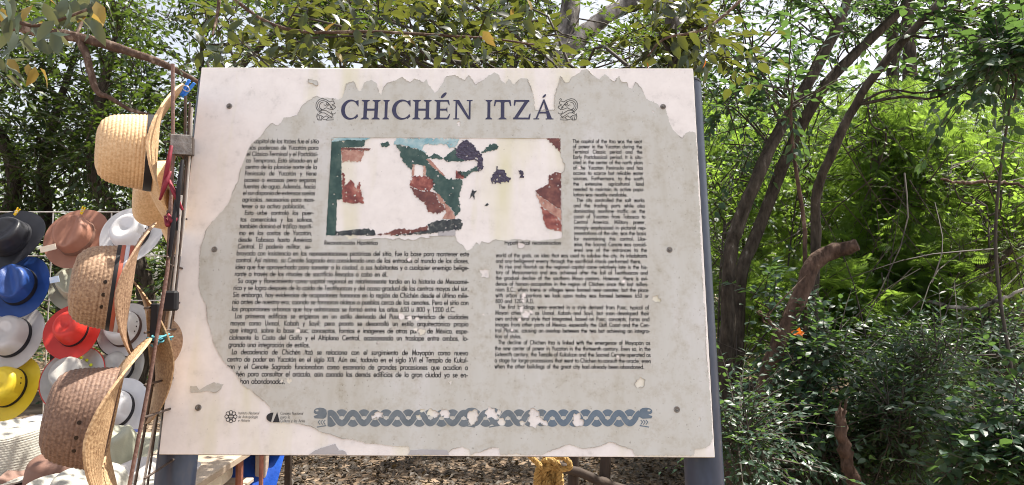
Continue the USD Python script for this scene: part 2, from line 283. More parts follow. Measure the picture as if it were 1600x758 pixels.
# ------------------------------------------------------------------ ground
def ground_z(x, y):
    import meshkit
    p = np.stack([np.asarray(x) * .7, np.asarray(y) * .7, np.zeros_like(x)], -1)
    return (meshkit.fbm(p, 4, 3) - .5) * .16
gx = np.concatenate([[-150, -60, -30], np.linspace(-16, 16, 129), [30, 60, 150]]); gy = np.concatenate([[-150, -40, -10], np.linspace(-4, 20, 97), [30, 60, 150]])
GX, GY = np.meshgrid(gx, gy, indexing='ij')
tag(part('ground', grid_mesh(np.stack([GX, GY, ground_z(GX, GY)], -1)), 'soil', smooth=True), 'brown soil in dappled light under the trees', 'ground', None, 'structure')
rng = np.random.default_rng(11); n = 42000
lx, ly = rng.uniform(-4.5, 4.5, n), 4.6 + 7 * rng.random(n) ** 1.4
P = np.stack([lx, ly, ground_z(lx, ly) + .012 + .02 * rng.random(n)], -1); D = unit(n, rng); D[:, 2] *= .25
tag(part('leaf_litter', place(leaf_template(.5, .3, .2, False), P, nrm(D), nrm(np.array([0, 0, 1.]) + .45 * unit(n, rng)), rng.uniform(.03, .085, n)), 'litter'), 'dry brown leaf litter scattered over the soil', 'leaf litter', None, 'stuff')

# ------------------------------------------------------------------ the information sign
TLc, TRc, BRc, BLc = (np.array(p) for p in ((-.7844, 1.8416, 2.0891), (.4556, 1.8346, 2.0842), (.451, 1.6666, 1.1587), (-.789, 1.6736, 1.1636)))
SO = (TLc + TRc + BRc + BLc) / 4; SX = nrm(TRc - TLc); SZ = nrm((TLc - BLc) - SX * ((TLc - BLc) @ SX)); SY = np.cross(SZ, SX)   # SY points away from the reader
SM = np.eye(4); SM[:3, 0], SM[:3, 1], SM[:3, 2], SM[:3, 3] = SX, SY, SZ, SO
SW, SH = 1.24, .9406
def uv(p):                                # photo pixel -> the sign's own plane, in metres from its centre
    p = np.atleast_2d(np.asarray(p, float)); d = FWD + RIGHT * ((p[:, :1] - 800) / FPX) - UP * ((p[:, 1:] - 379) / FPX)
    X = EYE + d * (((SO - EYE) @ SY) / (d @ SY))[:, None] - SO
    return np.stack([X @ SX, X @ SZ], 1)
def z3(X, s, ox, oy): return [(ox + x / s, oy + y / s) for x, y in X]
rng = np.random.default_rng(5)
def ragged(pts, amp=.7, step=1.6, closed=True):   # a torn outline: midpoint displacement between traced corners
    p = np.asarray(pts, float); out = []
    m = len(p) if closed else len(p) - 1
    for i in range(m):
        a, b = p[i], p[(i + 1) % len(p)]; k = max(1, int(np.linalg.norm(b - a) / step)); t = np.arange(k)[:, None] / k
        j = rng.normal(0, amp, (k, 2)) * (np.arange(k) > 0)[:, None]
        out.append(a + (b - a) * t + j * min(1, np.linalg.norm(b - a) / 12))
    return np.vstack(out)
def clean(g): return g if g.is_valid else g.buffer(0)
def upoly(pts, amp=.7): return clean(Polygon(uv(ragged(pts, amp) if amp else pts)))
def polys(g): return [h for h in getattr(g, 'geoms', [g]) if h.geom_type == 'Polygon' and h.area > 1e-8] if not g.is_empty else []
def flat(g, y):                           # print: one flat sheet of triangles facing the reader
    V, F, n = [], [], 0
    for h in polys(g):
        v, f = trimesh.creation.triangulate_polygon(h, engine='earcut')
        v = np.asarray(v); V.append(np.stack([v[:, 0], np.full(len(v), y), v[:, 1]], 1)); F.append(np.asarray(f) + n); n += len(v)
    return np.vstack(V), np.vstack(F)
def slab(g, y0, y1):                      # a sheet with thickness, from y0 (front) to y1 (back)
    ms = []
    for h in polys(g):
        m = trimesh.creation.extrude_polygon(h, y1 - y0, engine='earcut'); v = np.array(m.vertices)
        ms.append((np.stack([v[:, 0], y1 - v[:, 2], v[:, 1]], 1), np.array(m.faces)))
    return merge(ms)
sign = thing('information_sign', 'weathered bilingual information sign with peeling print on two round posts', 'sign', SM)
TB = .008                                 # board thickness: front face at y = 0
part('board', rbox([0, TB / 2, 0], [SW, TB, SH], .001), 'board_paint', sign)
fr = [rbox([0, TB + .0125, s * (SH / 2 - .0135)], [SW + .006, .025, .03], .002) for s in (-1, 1)] + [rbox([s * (SW / 2 - .0135), TB + .0125, 0], [.036, .025, SH - .058], .002) for s in (-1, 1)]
part('frame', merge(fr), 'dark_metal', sign)
A_ = lambda X: z3(X, 3.79, 300, 90)
outline = A_([(275, 740), (285, 680), (310, 610), (325, 560), (350, 520), (380, 490), (410, 470), (440, 420), (475, 388), (505, 405), (530, 385), (545, 355), (580, 355), (625, 340), (650, 290), (680, 262), (740, 228), (760, 240), (790, 240),
  (830, 240), (870, 250), (890, 240), (905, 200), (915, 155), (960, 145), (975, 180), (990, 200), (1005, 200), (1020, 150), (1060, 133), (1090, 150), (1105, 200), (1120, 225), (1135, 180), (1160, 150), (1210, 135), (1245, 115), (1290, 150),
  (1320, 125), (1370, 150), (1390, 130), (1400, 160), (1440, 210), (1470, 180), (1510, 110), (1560, 105)])
outline += z3([(40, 100), (80, 125), (95, 130), (120, 100), (155, 155), (200, 130), (240, 100), (265, 85), (290, 100), (300, 130), (325, 150), (345, 120), (375, 155), (410, 120), (450, 120), (475, 180), (490, 250), (492, 300), (605, 300), (605, 230),
  (640, 105), (665, 145), (690, 140), (705, 110), (730, 100), (765, 70), (790, 65), (820, 100), (860, 125), (890, 95), (925, 125), (945, 140), (970, 105), (985, 140), (1015, 140), (1025, 170), (1045, 180), (1065, 140), (1095, 170), (1120, 220),
  (1125, 235), (1190, 265), (1210, 290), (1235, 290), (1255, 360), (1275, 410), (1310, 445), (1330, 460), (1350, 430), (1370, 420), (1404, 426)], 3.636, 700, 90)
outline += [(1089.5, 240), (1091, 300), (1094, 330), (1093, 342), (1097, 420), (1099, 470), (1101, 480), (1104, 560), (1107, 585), (1111, 640), (1112.5, 672), (1114, 684.6), (1109, 695.6), (1102, 700), (1085.7, 702.5), (1084, 712), (992, 712), (988, 702.5), (971.5, 697), (955, 690),
  (944, 694), (933, 698), (914, 701), (905.5, 700), (889, 694), (872.5, 700), (859, 705), (848, 711), (815, 711), (808, 708.5), (797, 710), (782, 711), (780, 700), (768, 699), (754, 705), (740.5, 709), (735, 711), (733.6, 702.5), (722.6, 698), (707.5, 701), (696.5, 711),
  (638, 711), (641.5, 705.5), (639, 698.7), (610, 696.5), (585, 693), (574, 693), (556, 687.5), (533.5, 685), (520, 679.6), (500, 674), (488.5, 667), (466, 661.6), (437, 660.5), (423.6, 659), (422.6, 638), (419.4, 633), (406.8, 621), (398, 615), (394, 609.6),
  (385.6, 606.4), (379, 601), (373, 591.7), (368.8, 583), (361.4, 575.8), (352, 568.4), (343.7, 555.7), (335.5, 539), (331.5, 523), (325, 503), (323, 478.5), (315, 462), (311, 448), (311.5, 428), (312, 407), (314.5, 386), (320, 370), (322, 360), (334, 345), (348.8, 329), (356.7, 320), (364.6, 299), (371, 286)]
sheet = upoly(outline, .55)
Zp = lambda X: z3(X, 3.79, 500, 200)
PICT = clean(Polygon(uv([(518.5, 215.3), (875.7, 216.3), (878.5, 370), (509.2, 368.5)])))
flake = upoly(Zp([(1330, 70), (1420, 150), (1452, 225), (1448, 255), (1425, 270), (1432, 640), (1430, 655), (1300, 668), (1140, 662), (1085, 672), (1040, 660), (1000, 682), (960, 672), (945, 692), (925, 678), (905, 712), (870, 728), (850, 700), (805, 665), (800, 600)]), .8)
low = upoly(Zp([(150, 636), (640, 636), (660, 650), (630, 655), (600, 648), (555, 668), (520, 658), (500, 668), (470, 652), (430, 665), (400, 655), (330, 655), (290, 662), (200, 655), (170, 660)]), .5)
chips = [(758, 426, 7), (1023, 467, 5), (1030, 470, 3), (998.5, 598, 7.5), (704, 598, 2.5), (717, 193.5, 3.6), (814, 384, 5), (818, 463, 4), (822, 492, 5), (815, 483, 3.5), (660, 519, 5), (650, 515, 3), (452, 595, 3.6), (440, 596, 2.5), (817, 470, 3), (812, 500, 3), (628, 494, 4.5), (640, 497, 3.5), (652, 499, 3),
  (756, 492, 2), (830, 487, 3), (590, 536, 1.8), (466, 517, 3), (800, 516, 2.2), (560, 300, 1), (640, 405, 3), (1093, 655, 2.5), (975, 440, 2.6), (905, 262, 2.2), (1021, 175, 2), (965, 557, 2.2)]
def blob(x, y, r, amp=.25):
    a = np.arange(14) * 2 * np.pi / 14; q = r * (1 + rng.normal(0, amp, 14)); return clean(Polygon(uv(np.stack([x + q * np.cos(a), y + q * np.sin(a)], 1))))
CHIPS = unary_union([blob(*c) for c in chips]); BORDERCHIPS = unary_union([blob(680 + x / 3.636, 620 + y / 3.636, r / 3.636, .16) for x, y, r in
  ((0, 100, 20), (45, 92, 17), (65, 98, 24), (215, 105, 34), (210, 140, 22), (315, 95, 30), (340, 110, 18), (565, 95, 30), (560, 138, 32), (590, 130, 20), (495, 152, 15), (378, 142, 20), (362, 88, 14), (625, 150, 17), (605, 140, 12), (805, 115, 22), (825, 148, 22), (800, 150, 18))] +
  [blob(340 + x / 4.444, 620 + y / 4.444, r / 4.444, .25) for x, y, r in ((1115, 130, 28), (1085, 140, 16), (1490, 110, 28), (1420, 95, 14), (1395, 140, 16))])
GONE = unary_union([flake, low, CHIPS, BORDERCHIPS])
islands = unary_union([upoly(A_([(690, 128), (715, 133), (745, 140), (748, 165), (735, 168), (715, 152), (690, 150)]), .4), upoly(z3([(272, 205), (300, 208), (320, 205), (340, 235), (370, 215), (410, 195), (440, 180), (520, 192), (495, 230), (470, 250), (440, 252), (400, 240), (350, 250), (300, 252), (275, 255)], 4.7375, 240, 560), .4)])
sheet = clean(sheet.difference(unary_union([PICT, GONE])))
sheet = unary_union([sheet, islands]).simplify(.00012)
TS = .0011
sh = part('printed_sheet', slab(sheet, -TS, .0002), 'sheet_vinyl', sign)
for g_ in ([upoly(z3([(632, 402), (700, 362), (820, 328), (828, 350), (842, 365), (832, 372), (870, 372), (888, 380), (900, 402)], 4.444, 340, 620), .4), upoly(z3([(1322, 404), (1340, 372), (1425, 366), (1595, 372), (1605, 404)], 4.444, 340, 620), .4)]): part('torn_patch', slab(g_.intersection(box(-SW / 2, -SH / 2 + .0015, SW / 2, 0)), -.0019, .0001), 'patch_grey', sign)

tr = np.random.default_rng(19); rims = []
for h in polys(sheet):
    for ring in [h.exterior, *h.interiors]:
        n_ = int(ring.length / .0022)
        if n_ < 8: continue
        P_ = np.array([ring.interpolate(k / n_, normalized=True).coords[0] for k in range(n_ + 1)]); keep = meshkit.noise(np.stack([P_[:, 0] * 26, P_[:, 1] * 26, 0 * P_[:, 0]], -1), 8) > .46
        keep &= (np.abs(P_[:, 0]) < SW / 2 - .004) & (np.abs(P_[:, 1]) < SH / 2 - .004); a0 = None
        for k in range(n_ + 2):
            on = k <= n_ and keep[k]
            if on and a0 is None: a0 = k
            if not on and a0 is not None:
                if k - a0 > 3:
                    q_ = P_[a0:k]; w_ = np.sin(np.linspace(.05, np.pi - .05, len(q_))) ** .5 * tr.uniform(.00035, .0008); rims.append(tube(np.stack([q_[:, 0], np.full(len(q_), -TS) - w_ * .6, q_[:, 1]], 1), w_, 5))
                a0 = None
part('torn_rim', merge(rims), 'torn_paper', sh, smooth=True, kind='stuff')

# picture: what is left of the printed view
FLECKS = unary_union([blob(rng.uniform(512, 876), rng.uniform(218, 367), rng.uniform(.5, 1.7), .35) for _ in range(260)])
pic = part('picture', slab(clean(PICT.intersection(upoly(Zp([(70, 60), (265, 62), (262, 110), (125, 117), (130, 420), (100, 425), (95, 612), (90, 640), (36, 636)]), .5)).difference(FLECKS)), -TS, .0002), 'pic_green', sign, label='left green strip of the half lost printed view')
def patch(name, m, pts, amp=.9, y=-TS):
    g = clean(upoly(Zp(pts), amp).intersection(PICT)).difference(unary_union([CHIPS, FLECKS]))
    if polys(g): part(name, slab(g, y, .0002), m, pic)
patch('sky_patch', 'pic_sky', [(70, 58), (300, 60), (270, 74), (160, 72), (70, 84)], .4, -.0013)
patch('sky_patch', 'pic_sky', [(452, 62), (822, 65), (812, 100), (800, 112), (766, 122), (750, 96), (610, 100), (606, 135), (640, 150), (600, 140), (560, 118), (470, 97), (438, 98)])
patch('hill_patch', 'pic_green', [(440, 97), (560, 120), (605, 138), (640, 172), (680, 150), (735, 182), (700, 185), (640, 180), (625, 190), (690, 250), (750, 302), (840, 306), (845, 322), (822, 420), (832, 480), (805, 522), (770, 470), (700, 390), (675, 370), (665, 310), (630, 280), (625, 225), (580, 215), (555, 215), (540, 250), (510, 220), (475, 165), (478, 140)])
patch('hill_patch', 'pic_green', [(735, 180), (765, 150), (805, 120), (818, 180), (870, 185), (840, 200), (790, 196), (750, 200)]); patch('hill_patch', 'pic_green', [(955, 150), (1000, 105), (1030, 92), (1058, 110), (1050, 126), (985, 140)]); patch('hill_patch', 'pic_green', [(808, 258), (860, 262), (905, 240), (930, 225), (935, 255), (905, 258), (860, 298), (840, 290)])
patch('tree_patch', 'pic_purple', [(803, 160), (815, 110), (840, 75), (870, 70), (900, 90), (925, 130), (950, 150), (965, 180), (965, 245), (935, 260), (930, 190), (860, 190), (820, 180)], 1.3, -.0014)
patch('tree_patch', 'pic_purple', [(1012, 310), (1020, 280), (1045, 250), (1050, 225), (1055, 250), (1090, 250), (1110, 290), (1130, 295), (1120, 320), (1060, 325), (1020, 330)], 1.2); patch('tree_patch', 'pic_purple', [(1175, 252), (1200, 255), (1208, 295), (1180, 298), (1190, 280)]); patch('twig_patch', 'pic_black', [(885, 420), (905, 362), (912, 375), (930, 372), (914, 392), (914, 425), (902, 400)], .4); patch('twig_patch', 'pic_green', [(358, 92), (400, 80), (415, 102), (395, 114), (365, 110)])
patch('twig_patch', 'pic_black', [(975, 460), (990, 445), (1000, 452), (990, 462)], .3)
patch('wall_patch', 'pic_pink', [(125, 128), (262, 134), (255, 165), (240, 200), (150, 196), (132, 206)]); patch('wall_patch', 'pic_maroon', [(122, 118), (300, 121), (290, 134), (126, 129)], .4); patch('wall_patch', 'pic_red', [(132, 265), (148, 280), (150, 350), (178, 305), (200, 325), (215, 360), (235, 320), (245, 400), (262, 446), (200, 450), (135, 436)], 1.2)
patch('temple_patch', 'pic_red', [(545, 290), (620, 285), (665, 300), (675, 340), (650, 372), (600, 372), (540, 345), (532, 340)], 1.1); patch('temple_patch', 'pic_maroon', [(536, 347), (600, 374), (650, 374), (685, 385), (700, 432), (745, 485), (700, 505), (645, 500), (620, 440), (570, 410)], 1.1); patch('temple_patch', 'pic_pink', [(690, 385), (712, 400), (800, 520), (800, 540), (725, 540), (748, 500), (740, 465), (702, 430)], .6)
patch('temple_patch', 'pic_pink', [(545, 216), (560, 218), (556, 282), (545, 286)], .3); patch('temple_patch', 'pic_pink', [(612, 220), (625, 228), (628, 280), (612, 282)], .4); patch('roof_patch', 'pic_red', [(805, 252), (830, 260), (855, 290), (850, 300), (805, 298)], .4); patch('roof_patch', 'pic_pink', [(628, 184), (650, 186), (700, 240), (740, 285), (728, 282), (660, 225)], .4)
patch('roof_patch', 'pic_maroon', [(1338, 60), (1424, 62), (1424, 150), (1392, 112)], 1.0, -.0012); patch('roof_patch', 'pic_maroon', [(1275, 372), (1350, 335), (1355, 285), (1395, 262), (1427, 268), (1427, 484), (1300, 402)], .7, -.0012); patch('roof_patch', 'pic_pink', [(1272, 382), (1300, 404), (1428, 488), (1428, 545), (1312, 462)], .5, -.0012); patch('roof_patch', 'pic_red', [(1310, 466), (1428, 548), (1430, 615), (1345, 595), (1320, 530)], .9, -.0012)
patch('lower_patch', 'pic_black', [(90, 615), (200, 602), (280, 598), (325, 610), (330, 636), (86, 638)], .9); patch('lower_patch', 'pic_maroon', [(340, 632), (400, 622), (450, 600), (560, 602), (635, 578), (640, 605), (540, 625), (420, 637)], 1.0); patch('lower_patch', 'pic_black', [(642, 605), (640, 570), (690, 548), (800, 541), (832, 545), (845, 575), (835, 600), (700, 620), (430, 640)], 1.0); patch('lower_patch', 'patch_grey', [(700, 612), (802, 602), (802, 638), (700, 638)], .3)  # black, maroon and grey print left along the lower edge of the view

# lettering --------------------------------------------------------
def arc(cx, cy, rx, ry, a0, a1, n=9): a = np.radians(np.linspace(a0, a1, n)); return [(cx + rx * math.cos(t), cy + ry * math.sin(t)) for t in a]
def circ(cx, cy, r): return arc(cx, cy, r, r, 0, 360, 15)
X_, R_, Cp, As, De = .43, .215, .68, .74, -.2
G = {
 'a': (.52, [circ(.235, R_, R_), [(.45, 0), (.45, X_)]]), 'b': (.52, [circ(.285, R_, R_), [(.07, 0), (.07, As)]]), 'c': (.42, [arc(.255, R_, .215, .215, 50, 310, 11)]), 'd': (.52, [circ(.235, R_, R_), [(.45, 0), (.45, As)]]),
 'e': (.48, [[(.04, .215)] + arc(.24, R_, .205, .215, 0, 315, 13)[:0] + [(.445, .215)] + arc(.24, R_, .205, .215, 0, 312, 13)]), 'f': (.27, [arc(.2, .6, .09, .12, 60, 180, 5) + [(.11, 0)], [(.02, .4), (.24, .4)]]),
 'g': (.52, [circ(.235, R_, R_), [(.45, X_), (.45, -.02)] + arc(.24, -.02, .21, .17, 0, -150, 8)]), 'h': (.47, [[(.07, 0), (.07, As)], [(.07, .22)] + arc(.235, .26, .165, .17, 180, 0, 7) + [(.4, 0)]]), 'i': (.17, [[(.085, 0), (.085, X_)], [(.085, .58), (.085, .62)]]),
 'j': (.17, [[(.085, X_), (.085, -.2)], [(.085, .58), (.085, .62)]]), 'k': (.43, [[(.07, 0), (.07, As)], [(.37, X_), (.09, .2), (.4, 0)]]), 'l': (.17, [[(.085, 0), (.085, As)]]),
 'm': (.72, [[(.07, 0), (.07, X_)], [(.07, .24)] + arc(.215, .27, .145, .16, 180, 0, 6) + [(.36, 0)], [(.36, .24)] + arc(.505, .27, .145, .16, 180, 0, 6) + [(.65, 0)]]), 'n': (.47, [[(.07, 0), (.07, X_)], [(.07, .22)] + arc(.235, .26, .165, .17, 180, 0, 7) + [(.4, 0)]]),
 'o': (.49, [circ(.245, R_, R_)]), 'p': (.52, [circ(.285, R_, R_), [(.07, De), (.07, X_)]]), 'q': (.52, [circ(.235, R_, R_), [(.45, De), (.45, X_)]]), 'r': (.29, [[(.07, 0), (.07, X_)], [(.07, .27)] + arc(.21, .28, .13, .15, 180, 70, 5)]),
 's': (.36, [arc(.18, .32, .115, .11, 45, 250, 8) + arc(.17, .11, .125, .11, 70, -145, 8)]), 't': (.24, [[(.12, 0), (.12, .62)], [(.02, .4), (.22, .4)]]), 'u': (.47, [[(.07, X_), (.07, .18)] + arc(.235, .17, .165, .17, 180, 360, 7) + [(.4, X_)]]),
 'v': (.42, [[(.03, X_), (.21, 0), (.39, X_)]]), 'w': (.62, [[(.03, X_), (.17, 0), (.31, X_), (.45, 0), (.59, X_)]]), 'x': (.4, [[(.04, X_), (.36, 0)], [(.36, X_), (.04, 0)]]), 'y': (.42, [[(.03, X_), (.215, .02)], [(.39, X_), (.12, De)]]), 'z': (.4, [[(.05, X_ - .03), (.35, X_ - .03), (.05, .03), (.36, .03)]]),
 'A': (.62, [[(.03, 0), (.31, Cp), (.59, 0)], [(.13, .24), (.49, .24)]]), 'B': (.48, [[(.08, 0), (.08, Cp), (.2, Cp)] + arc(.24, .52, .14, .155, 90, -90, 6) + [(.08, .365)], [(.24, .365)] + arc(.25, .185, .17, .18, 90, -90, 6) + [(.08, .005)]]),
 'C': (.66, [arc(.37, .34, .32, .34, 48, 312, 14)]), 'D': (.62, [[(.08, 0), (.08, Cp), (.22, Cp)] + arc(.24, .34, .33, .34, 90, -90, 10) + [(.08, 0)]]), 'E': (.44, [[(.39, Cp - .01), (.08, Cp - .01), (.08, .01), (.39, .01)], [(.08, .35), (.37, .35)]]), 'F': (.42, [[(.38, Cp - .01), (.08, Cp - .01), (.08, 0)], [(.08, .35), (.35, .35)]]),
 'G': (.74, [arc(.39, .34, .34, .34, 45, 360, 16) + [(.45, .34)]]), 'H': (.6, [[(.08, 0), (.08, Cp)], [(.52, 0), (.52, Cp)], [(.08, .35), (.52, .35)]]), 'I': (.2, [[(.1, 0), (.1, Cp)]]), 'J': (.36, [[(.27, Cp), (.27, .12)] + arc(.14, .13, .13, .13, 0, -140, 6)]), 'K': (.54, [[(.08, 0), (.08, Cp)], [(.46, Cp), (.1, .34), (.5, 0)]]), 'L': (.38, [[(.08, Cp), (.08, .01), (.35, .01)]]),
 'M': (.76, [[(.06, 0), (.14, Cp), (.38, .08), (.62, Cp), (.7, 0)]]), 'N': (.64, [[(.08, 0), (.08, Cp), (.56, 0), (.56, Cp)]]), 'O': (.76, [arc(.38, .34, .34, .34, 0, 360, 18)]), 'P': (.46, [[(.08, 0), (.08, Cp), (.22, Cp)] + arc(.24, .5, .17, .18, 90, -90, 7) + [(.08, .32)]]), 'R': (.49, [[(.08, 0), (.08, Cp), (.22, Cp)] + arc(.24, .5, .17, .18, 90, -90, 7) + [(.08, .32)], [(.22, .32), (.44, 0)]]),
 'S': (.46, [arc(.23, .51, .15, .165, 40, 255, 9) + arc(.22, .175, .17, .175, 75, -150, 9)]), 'T': (.44, [[(.02, Cp - .01), (.42, Cp - .01)], [(.22, 0), (.22, Cp)]]), 'U': (.58, [[(.08, Cp), (.08, .22)] + arc(.29, .21, .21, .21, 180, 360, 9) + [(.5, Cp)]]), 'V': (.58, [[(.03, Cp), (.29, 0), (.55, Cp)]]), 'W': (.84, [[(.03, Cp), (.22, 0), (.42, Cp), (.62, 0), (.81, Cp)]]), 'X': (.54, [[(.05, Cp), (.49, 0)], [(.49, Cp), (.05, 0)]]), 'Y': (.52, [[(.03, Cp), (.26, .32), (.49, Cp)], [(.26, .32), (.26, 0)]]), 'Z': (.5, [[(.06, Cp - .02), (.44, Cp - .02), (.05, .02), (.46, .02)]]),
 '0': (.5, [arc(.25, .34, .2, .34, 0, 360, 14)]), '1': (.5, [[(.16, .58), (.28, .66), (.28, 0)]]), '2': (.5, [arc(.25, .49, .17, .18, 170, -30, 8) + [(.07, .02), (.44, .02)]]), '5': (.5, [[(.4, Cp - .02), (.17, Cp - .02), (.12, .37)] + arc(.22, .21, .2, .2, 100, -130, 9)]), '6': (.5, [circ(.25, .2, .19), [(.09, .29), (.3, Cp)]]), '8': (.5, [circ(.25, .51, .145), circ(.25, .18, .18)]),
 '.': (.2, [[(.1, .0), (.1, .035)]]), ',': (.2, [[(.12, .03), (.07, -.1)]]), ';': (.2, [[(.12, .03), (.07, -.1)], [(.11, .36), (.11, .39)]]), '-': (.26, [[(.04, .21), (.22, .21)]])}
TRACK, TALL = .06, 1.34
G = {k: (v[0] + TRACK, [[(x, y * TALL) for x, y in l] for l in v[1]]) for k, v in G.items()}
ACC = {'á': ('a', .235), 'é': ('e', .24), 'í': ('i', .085), 'ó': ('o', .245), 'ú': ('u', .235), 'Á': ('A', .31), 'ñ': ('n', .235)}
glyphs = {}
def glyph(ch, w=.148):
    if (ch, w) not in glyphs:
        base, cx = ACC.get(ch, (ch, 0)); adv, st = G[base]; st = [list(s) for s in st]
        if ch in ACC:
            if ch == 'í': st = st[:1]
            z = (.82 if ch == 'Á' else .53) * TALL
            st.append([(cx - .02, z), (cx + .1, z + .15)] if ch != 'ñ' else [(cx - .14, .68), (cx - .05, .75), (cx + .05, .69), (cx + .14, .76)])
        g = unary_union([LineString(s).buffer(w / 2, quad_segs=1, cap_style='flat' if len(s) == 2 and abs(s[0][1] - s[1][1]) > .1 else 'square', join_style='mitre', mitre_limit=2) for s in st])
        g = g.simplify(.006); tri = [trimesh.creation.triangulate_polygon(h, engine='earcut') for h in polys(g)]
        glyphs[ch, w] = (adv, g, tri)
    return glyphs[ch, w]
def width(text, sp=.42): return sum(sp if c == ' ' else glyph(c)[0] for c in text)
def set_line(text, u0, z, em, out, u1=None, holes=None, w=.148, sp=.42):
    """one line of type from u0; justified to u1 when given"""
    gaps = text.strip().count(' '); space = sp * em; lead = len(text) - len(text.lstrip()); u = u0 + lead * .5 * em * .36; text = text.strip()
    if u1 is not None and gaps: space = (u1 - u - em * width(text.replace(' ', ''))) / gaps
    k = 1.0
    if u1 is not None and gaps and space < .16 * em:
        space = .16 * em; k = (u1 - u - gaps * space) / (em * width(text.replace(' ', '')))
    for c in text:
        if c == ' ': u += space; continue
        adv, g, tri = glyph(c, w)
        bb = (u, z - .3 * em, u + adv * em * k, z + 1.05 * em)
        if holes is not None and holes.intersects(box(*bb)):
            h = affinity.affine_transform(g, [em * k, 0, 0, em, u, z]).buffer(0).difference(holes)
            if polys(h): out.append(flat(h, -TS - .00025))
        else:
            for v, f in tri: out.append((np.stack([u + v[:, 0] * em * k, np.full(len(v), -TS - .00025), z + v[:, 1] * em], 1), np.asarray(f)))
        u += adv * em * k
PEEL = unary_union([box(-.7, -.6, .7, .6).difference(sheet.buffer(.0002))]).simplify(.0003)
def column(lines, nwrap, top, bot, nl, nr, wl, wr):
    """lines set in a narrow then a wide measure; top/bot: photo y of the first and last line's x-height middle; nl.. : two photo points of each margin"""
    z0 = uv([(nl[0][0], top)])[0, 1]; z1 = uv([(wl[1][0], bot)])[0, 1]; n = len(lines); out = []
    line = lambda a: np.polyfit(uv(a)[:, 1], uv(a)[:, 0], 1); NL, NR, WL, WR = map(line, (nl, nr, wl, wr))
    full = [l for i, l in enumerate(lines) if i >= nwrap and not l.endswith(('.', ',')) or l.endswith('-')]
    em = np.median([((np.polyval(WR, z0) - np.polyval(WL, z0)) if lines.index(l) >= nwrap else (np.polyval(NR, z0) - np.polyval(NL, z0))) / width(l) for l in full]) * .985
    for i, l in enumerate(lines):
        z = z0 + (z1 - z0) * i / (n - 1) - .288 * em; a, b = (NL, NR) if i < nwrap else (WL, WR)
        last = i == n - 1 or lines[i + 1].startswith(' ')
        set_line(l, np.polyval(a, z), z, em, out, None if last else np.polyval(b, z), PEEL)
    return merge(out)
ES = """La capital de los Itzáes fue el sitio|más poderoso de Yucatán para|el Clásico Terminal y el Postclási-|co Temprano. Está situado en el|centro de la planicie norte de la|Península de Yucatán y tiene|acceso a escasas pero seguras|fuentes de agua. Además, hacia|el sur disponía de extensos suelos|agrícolas, necesarios para man-|tener a su activa población.|    Esta urbe controló los puer-|tos comerciales y las salinas,|también dominó el tráfico maríti-|mo en las costas de Yucatán,|desde Tabasco hasta América|Central. El poderío militar, su-|brayado con insistencia en las representaciones pictóricas del sitio, fue la base para mantener este|control. Así mismo, su Cenote Sagrado era considerado una de las entradas al mundo de los dioses,|idea que fue aprovechada para someter a la ciudad, a sus habitantes y a cualquier enemigo belige-|rante a través de los rituales de sacrificio llevados a cabo en él.|    Su auge y florecimiento como capital regional es relativamente tardío en la historia de Mesoamé-|rica y se logra después de la caída de Teotihuacan y del ocaso gradual de los centros mayas del sur.|Sin embargo, hay evidencias de ocupaciones humanas en la región de Chichén desde el último mile-|nio antes de nuestra era, cuando se formaron aldeas o pueblos cerca de los cenotes. Pero el sitio con|las proporciones urbanas que hoy admiramos se formó entre los años 650 u 800 y 1200 d.C.|    Los primeros edificios se erigieron en un estilo derivado del Puuc, característico de ciudades|mayas como Uxmal, Kabah y Sayil; pero pronto se desarrolló un estilo arquitectónico propio|que integró, sobre la base Puuc, conceptos, formas e imágenes de otras partes de México, espe-|cialmente la Costa del Golfo y el Altiplano Central, ocasionando un traslape entre ambos, lo-|grando una integración de estilos.|    La decadencia de Chichén Itzá se relaciona con el surgimiento de Mayapán como nuevo|centro de poder en Yucatán en el siglo XIII. Aún así, todavía en el siglo XVI el Templo de Kukul-|can y el Cenote Sagrado funcionaban como escenario de grandes procesiones que acudían a|Chichén para consultar el oráculo, aún cuando los demás edificios de la gran ciudad ya se en-|contraban abandonados.""".split('|')
EN = """The capital of the Itza was the seat|of power in the Yucatan during the|Terminal Classic period and the|Early Postclassical period. It is situ-|ated in the center of the north plain|of the Yucatan Peninsula and has|access to scarce but reliable water|sources. Furthermore, to the south|the extensive agricultural land|needed to maintain its active popu-|lation was readily available.|    The city controlled the salt works|and the trading ports while also|dominating maritime traffic on the|coast of Yucatan from Tabasco to|Central America. Military power,|strongly emphasized in pictorial rep-|resentations of the site, was the basis|for maintaining this control. Like-|wise, the Sacred Cenote was consid-|ered one of the entrances to the|world of the gods, an idea that was used to subdue the city, its inhabitants|and any belligerent enemy through the sacrificial rituals performed there.|    Its rise and flourish as the regional capital came relatively late in the his-|tory of Mesoamerica and was achieved after the fall of Teotihuacan and|the gradual decline of the southern Maya centers. However, there is evi-|dence of human occupation in the region of Chichen since the last millen-|nium B.C., when towns or villages were formed near cenotes; but the place|with urban proportions we look upon today was formed between 650 or|800 and 1200 A.D.|    The first buildings were erected in a style derived from Puuc, typical of|Mayan cities such as Uxmal, Kabah and Sayil, but soon developed their|own architectural style that integrated, based on Puuc, concepts, forms and|images from other parts of Mexico, especially the Gulf Coast and the Cen-|tral Plateau, causing an overlap between the two but achieving an integra-|tion of styles.|    The decline of Chichen Itza is linked with the emergence of Mayapán as|the new center of power in Yucatan in the thirteenth century. Even so, in the|sixteenth century, the Temple of Kukulcan and the Sacred Cenote operated as|a stage for large processions that went to Chichen to consult the oracle, even|when the other buildings of the great city had already been abandoned.""".split('|')
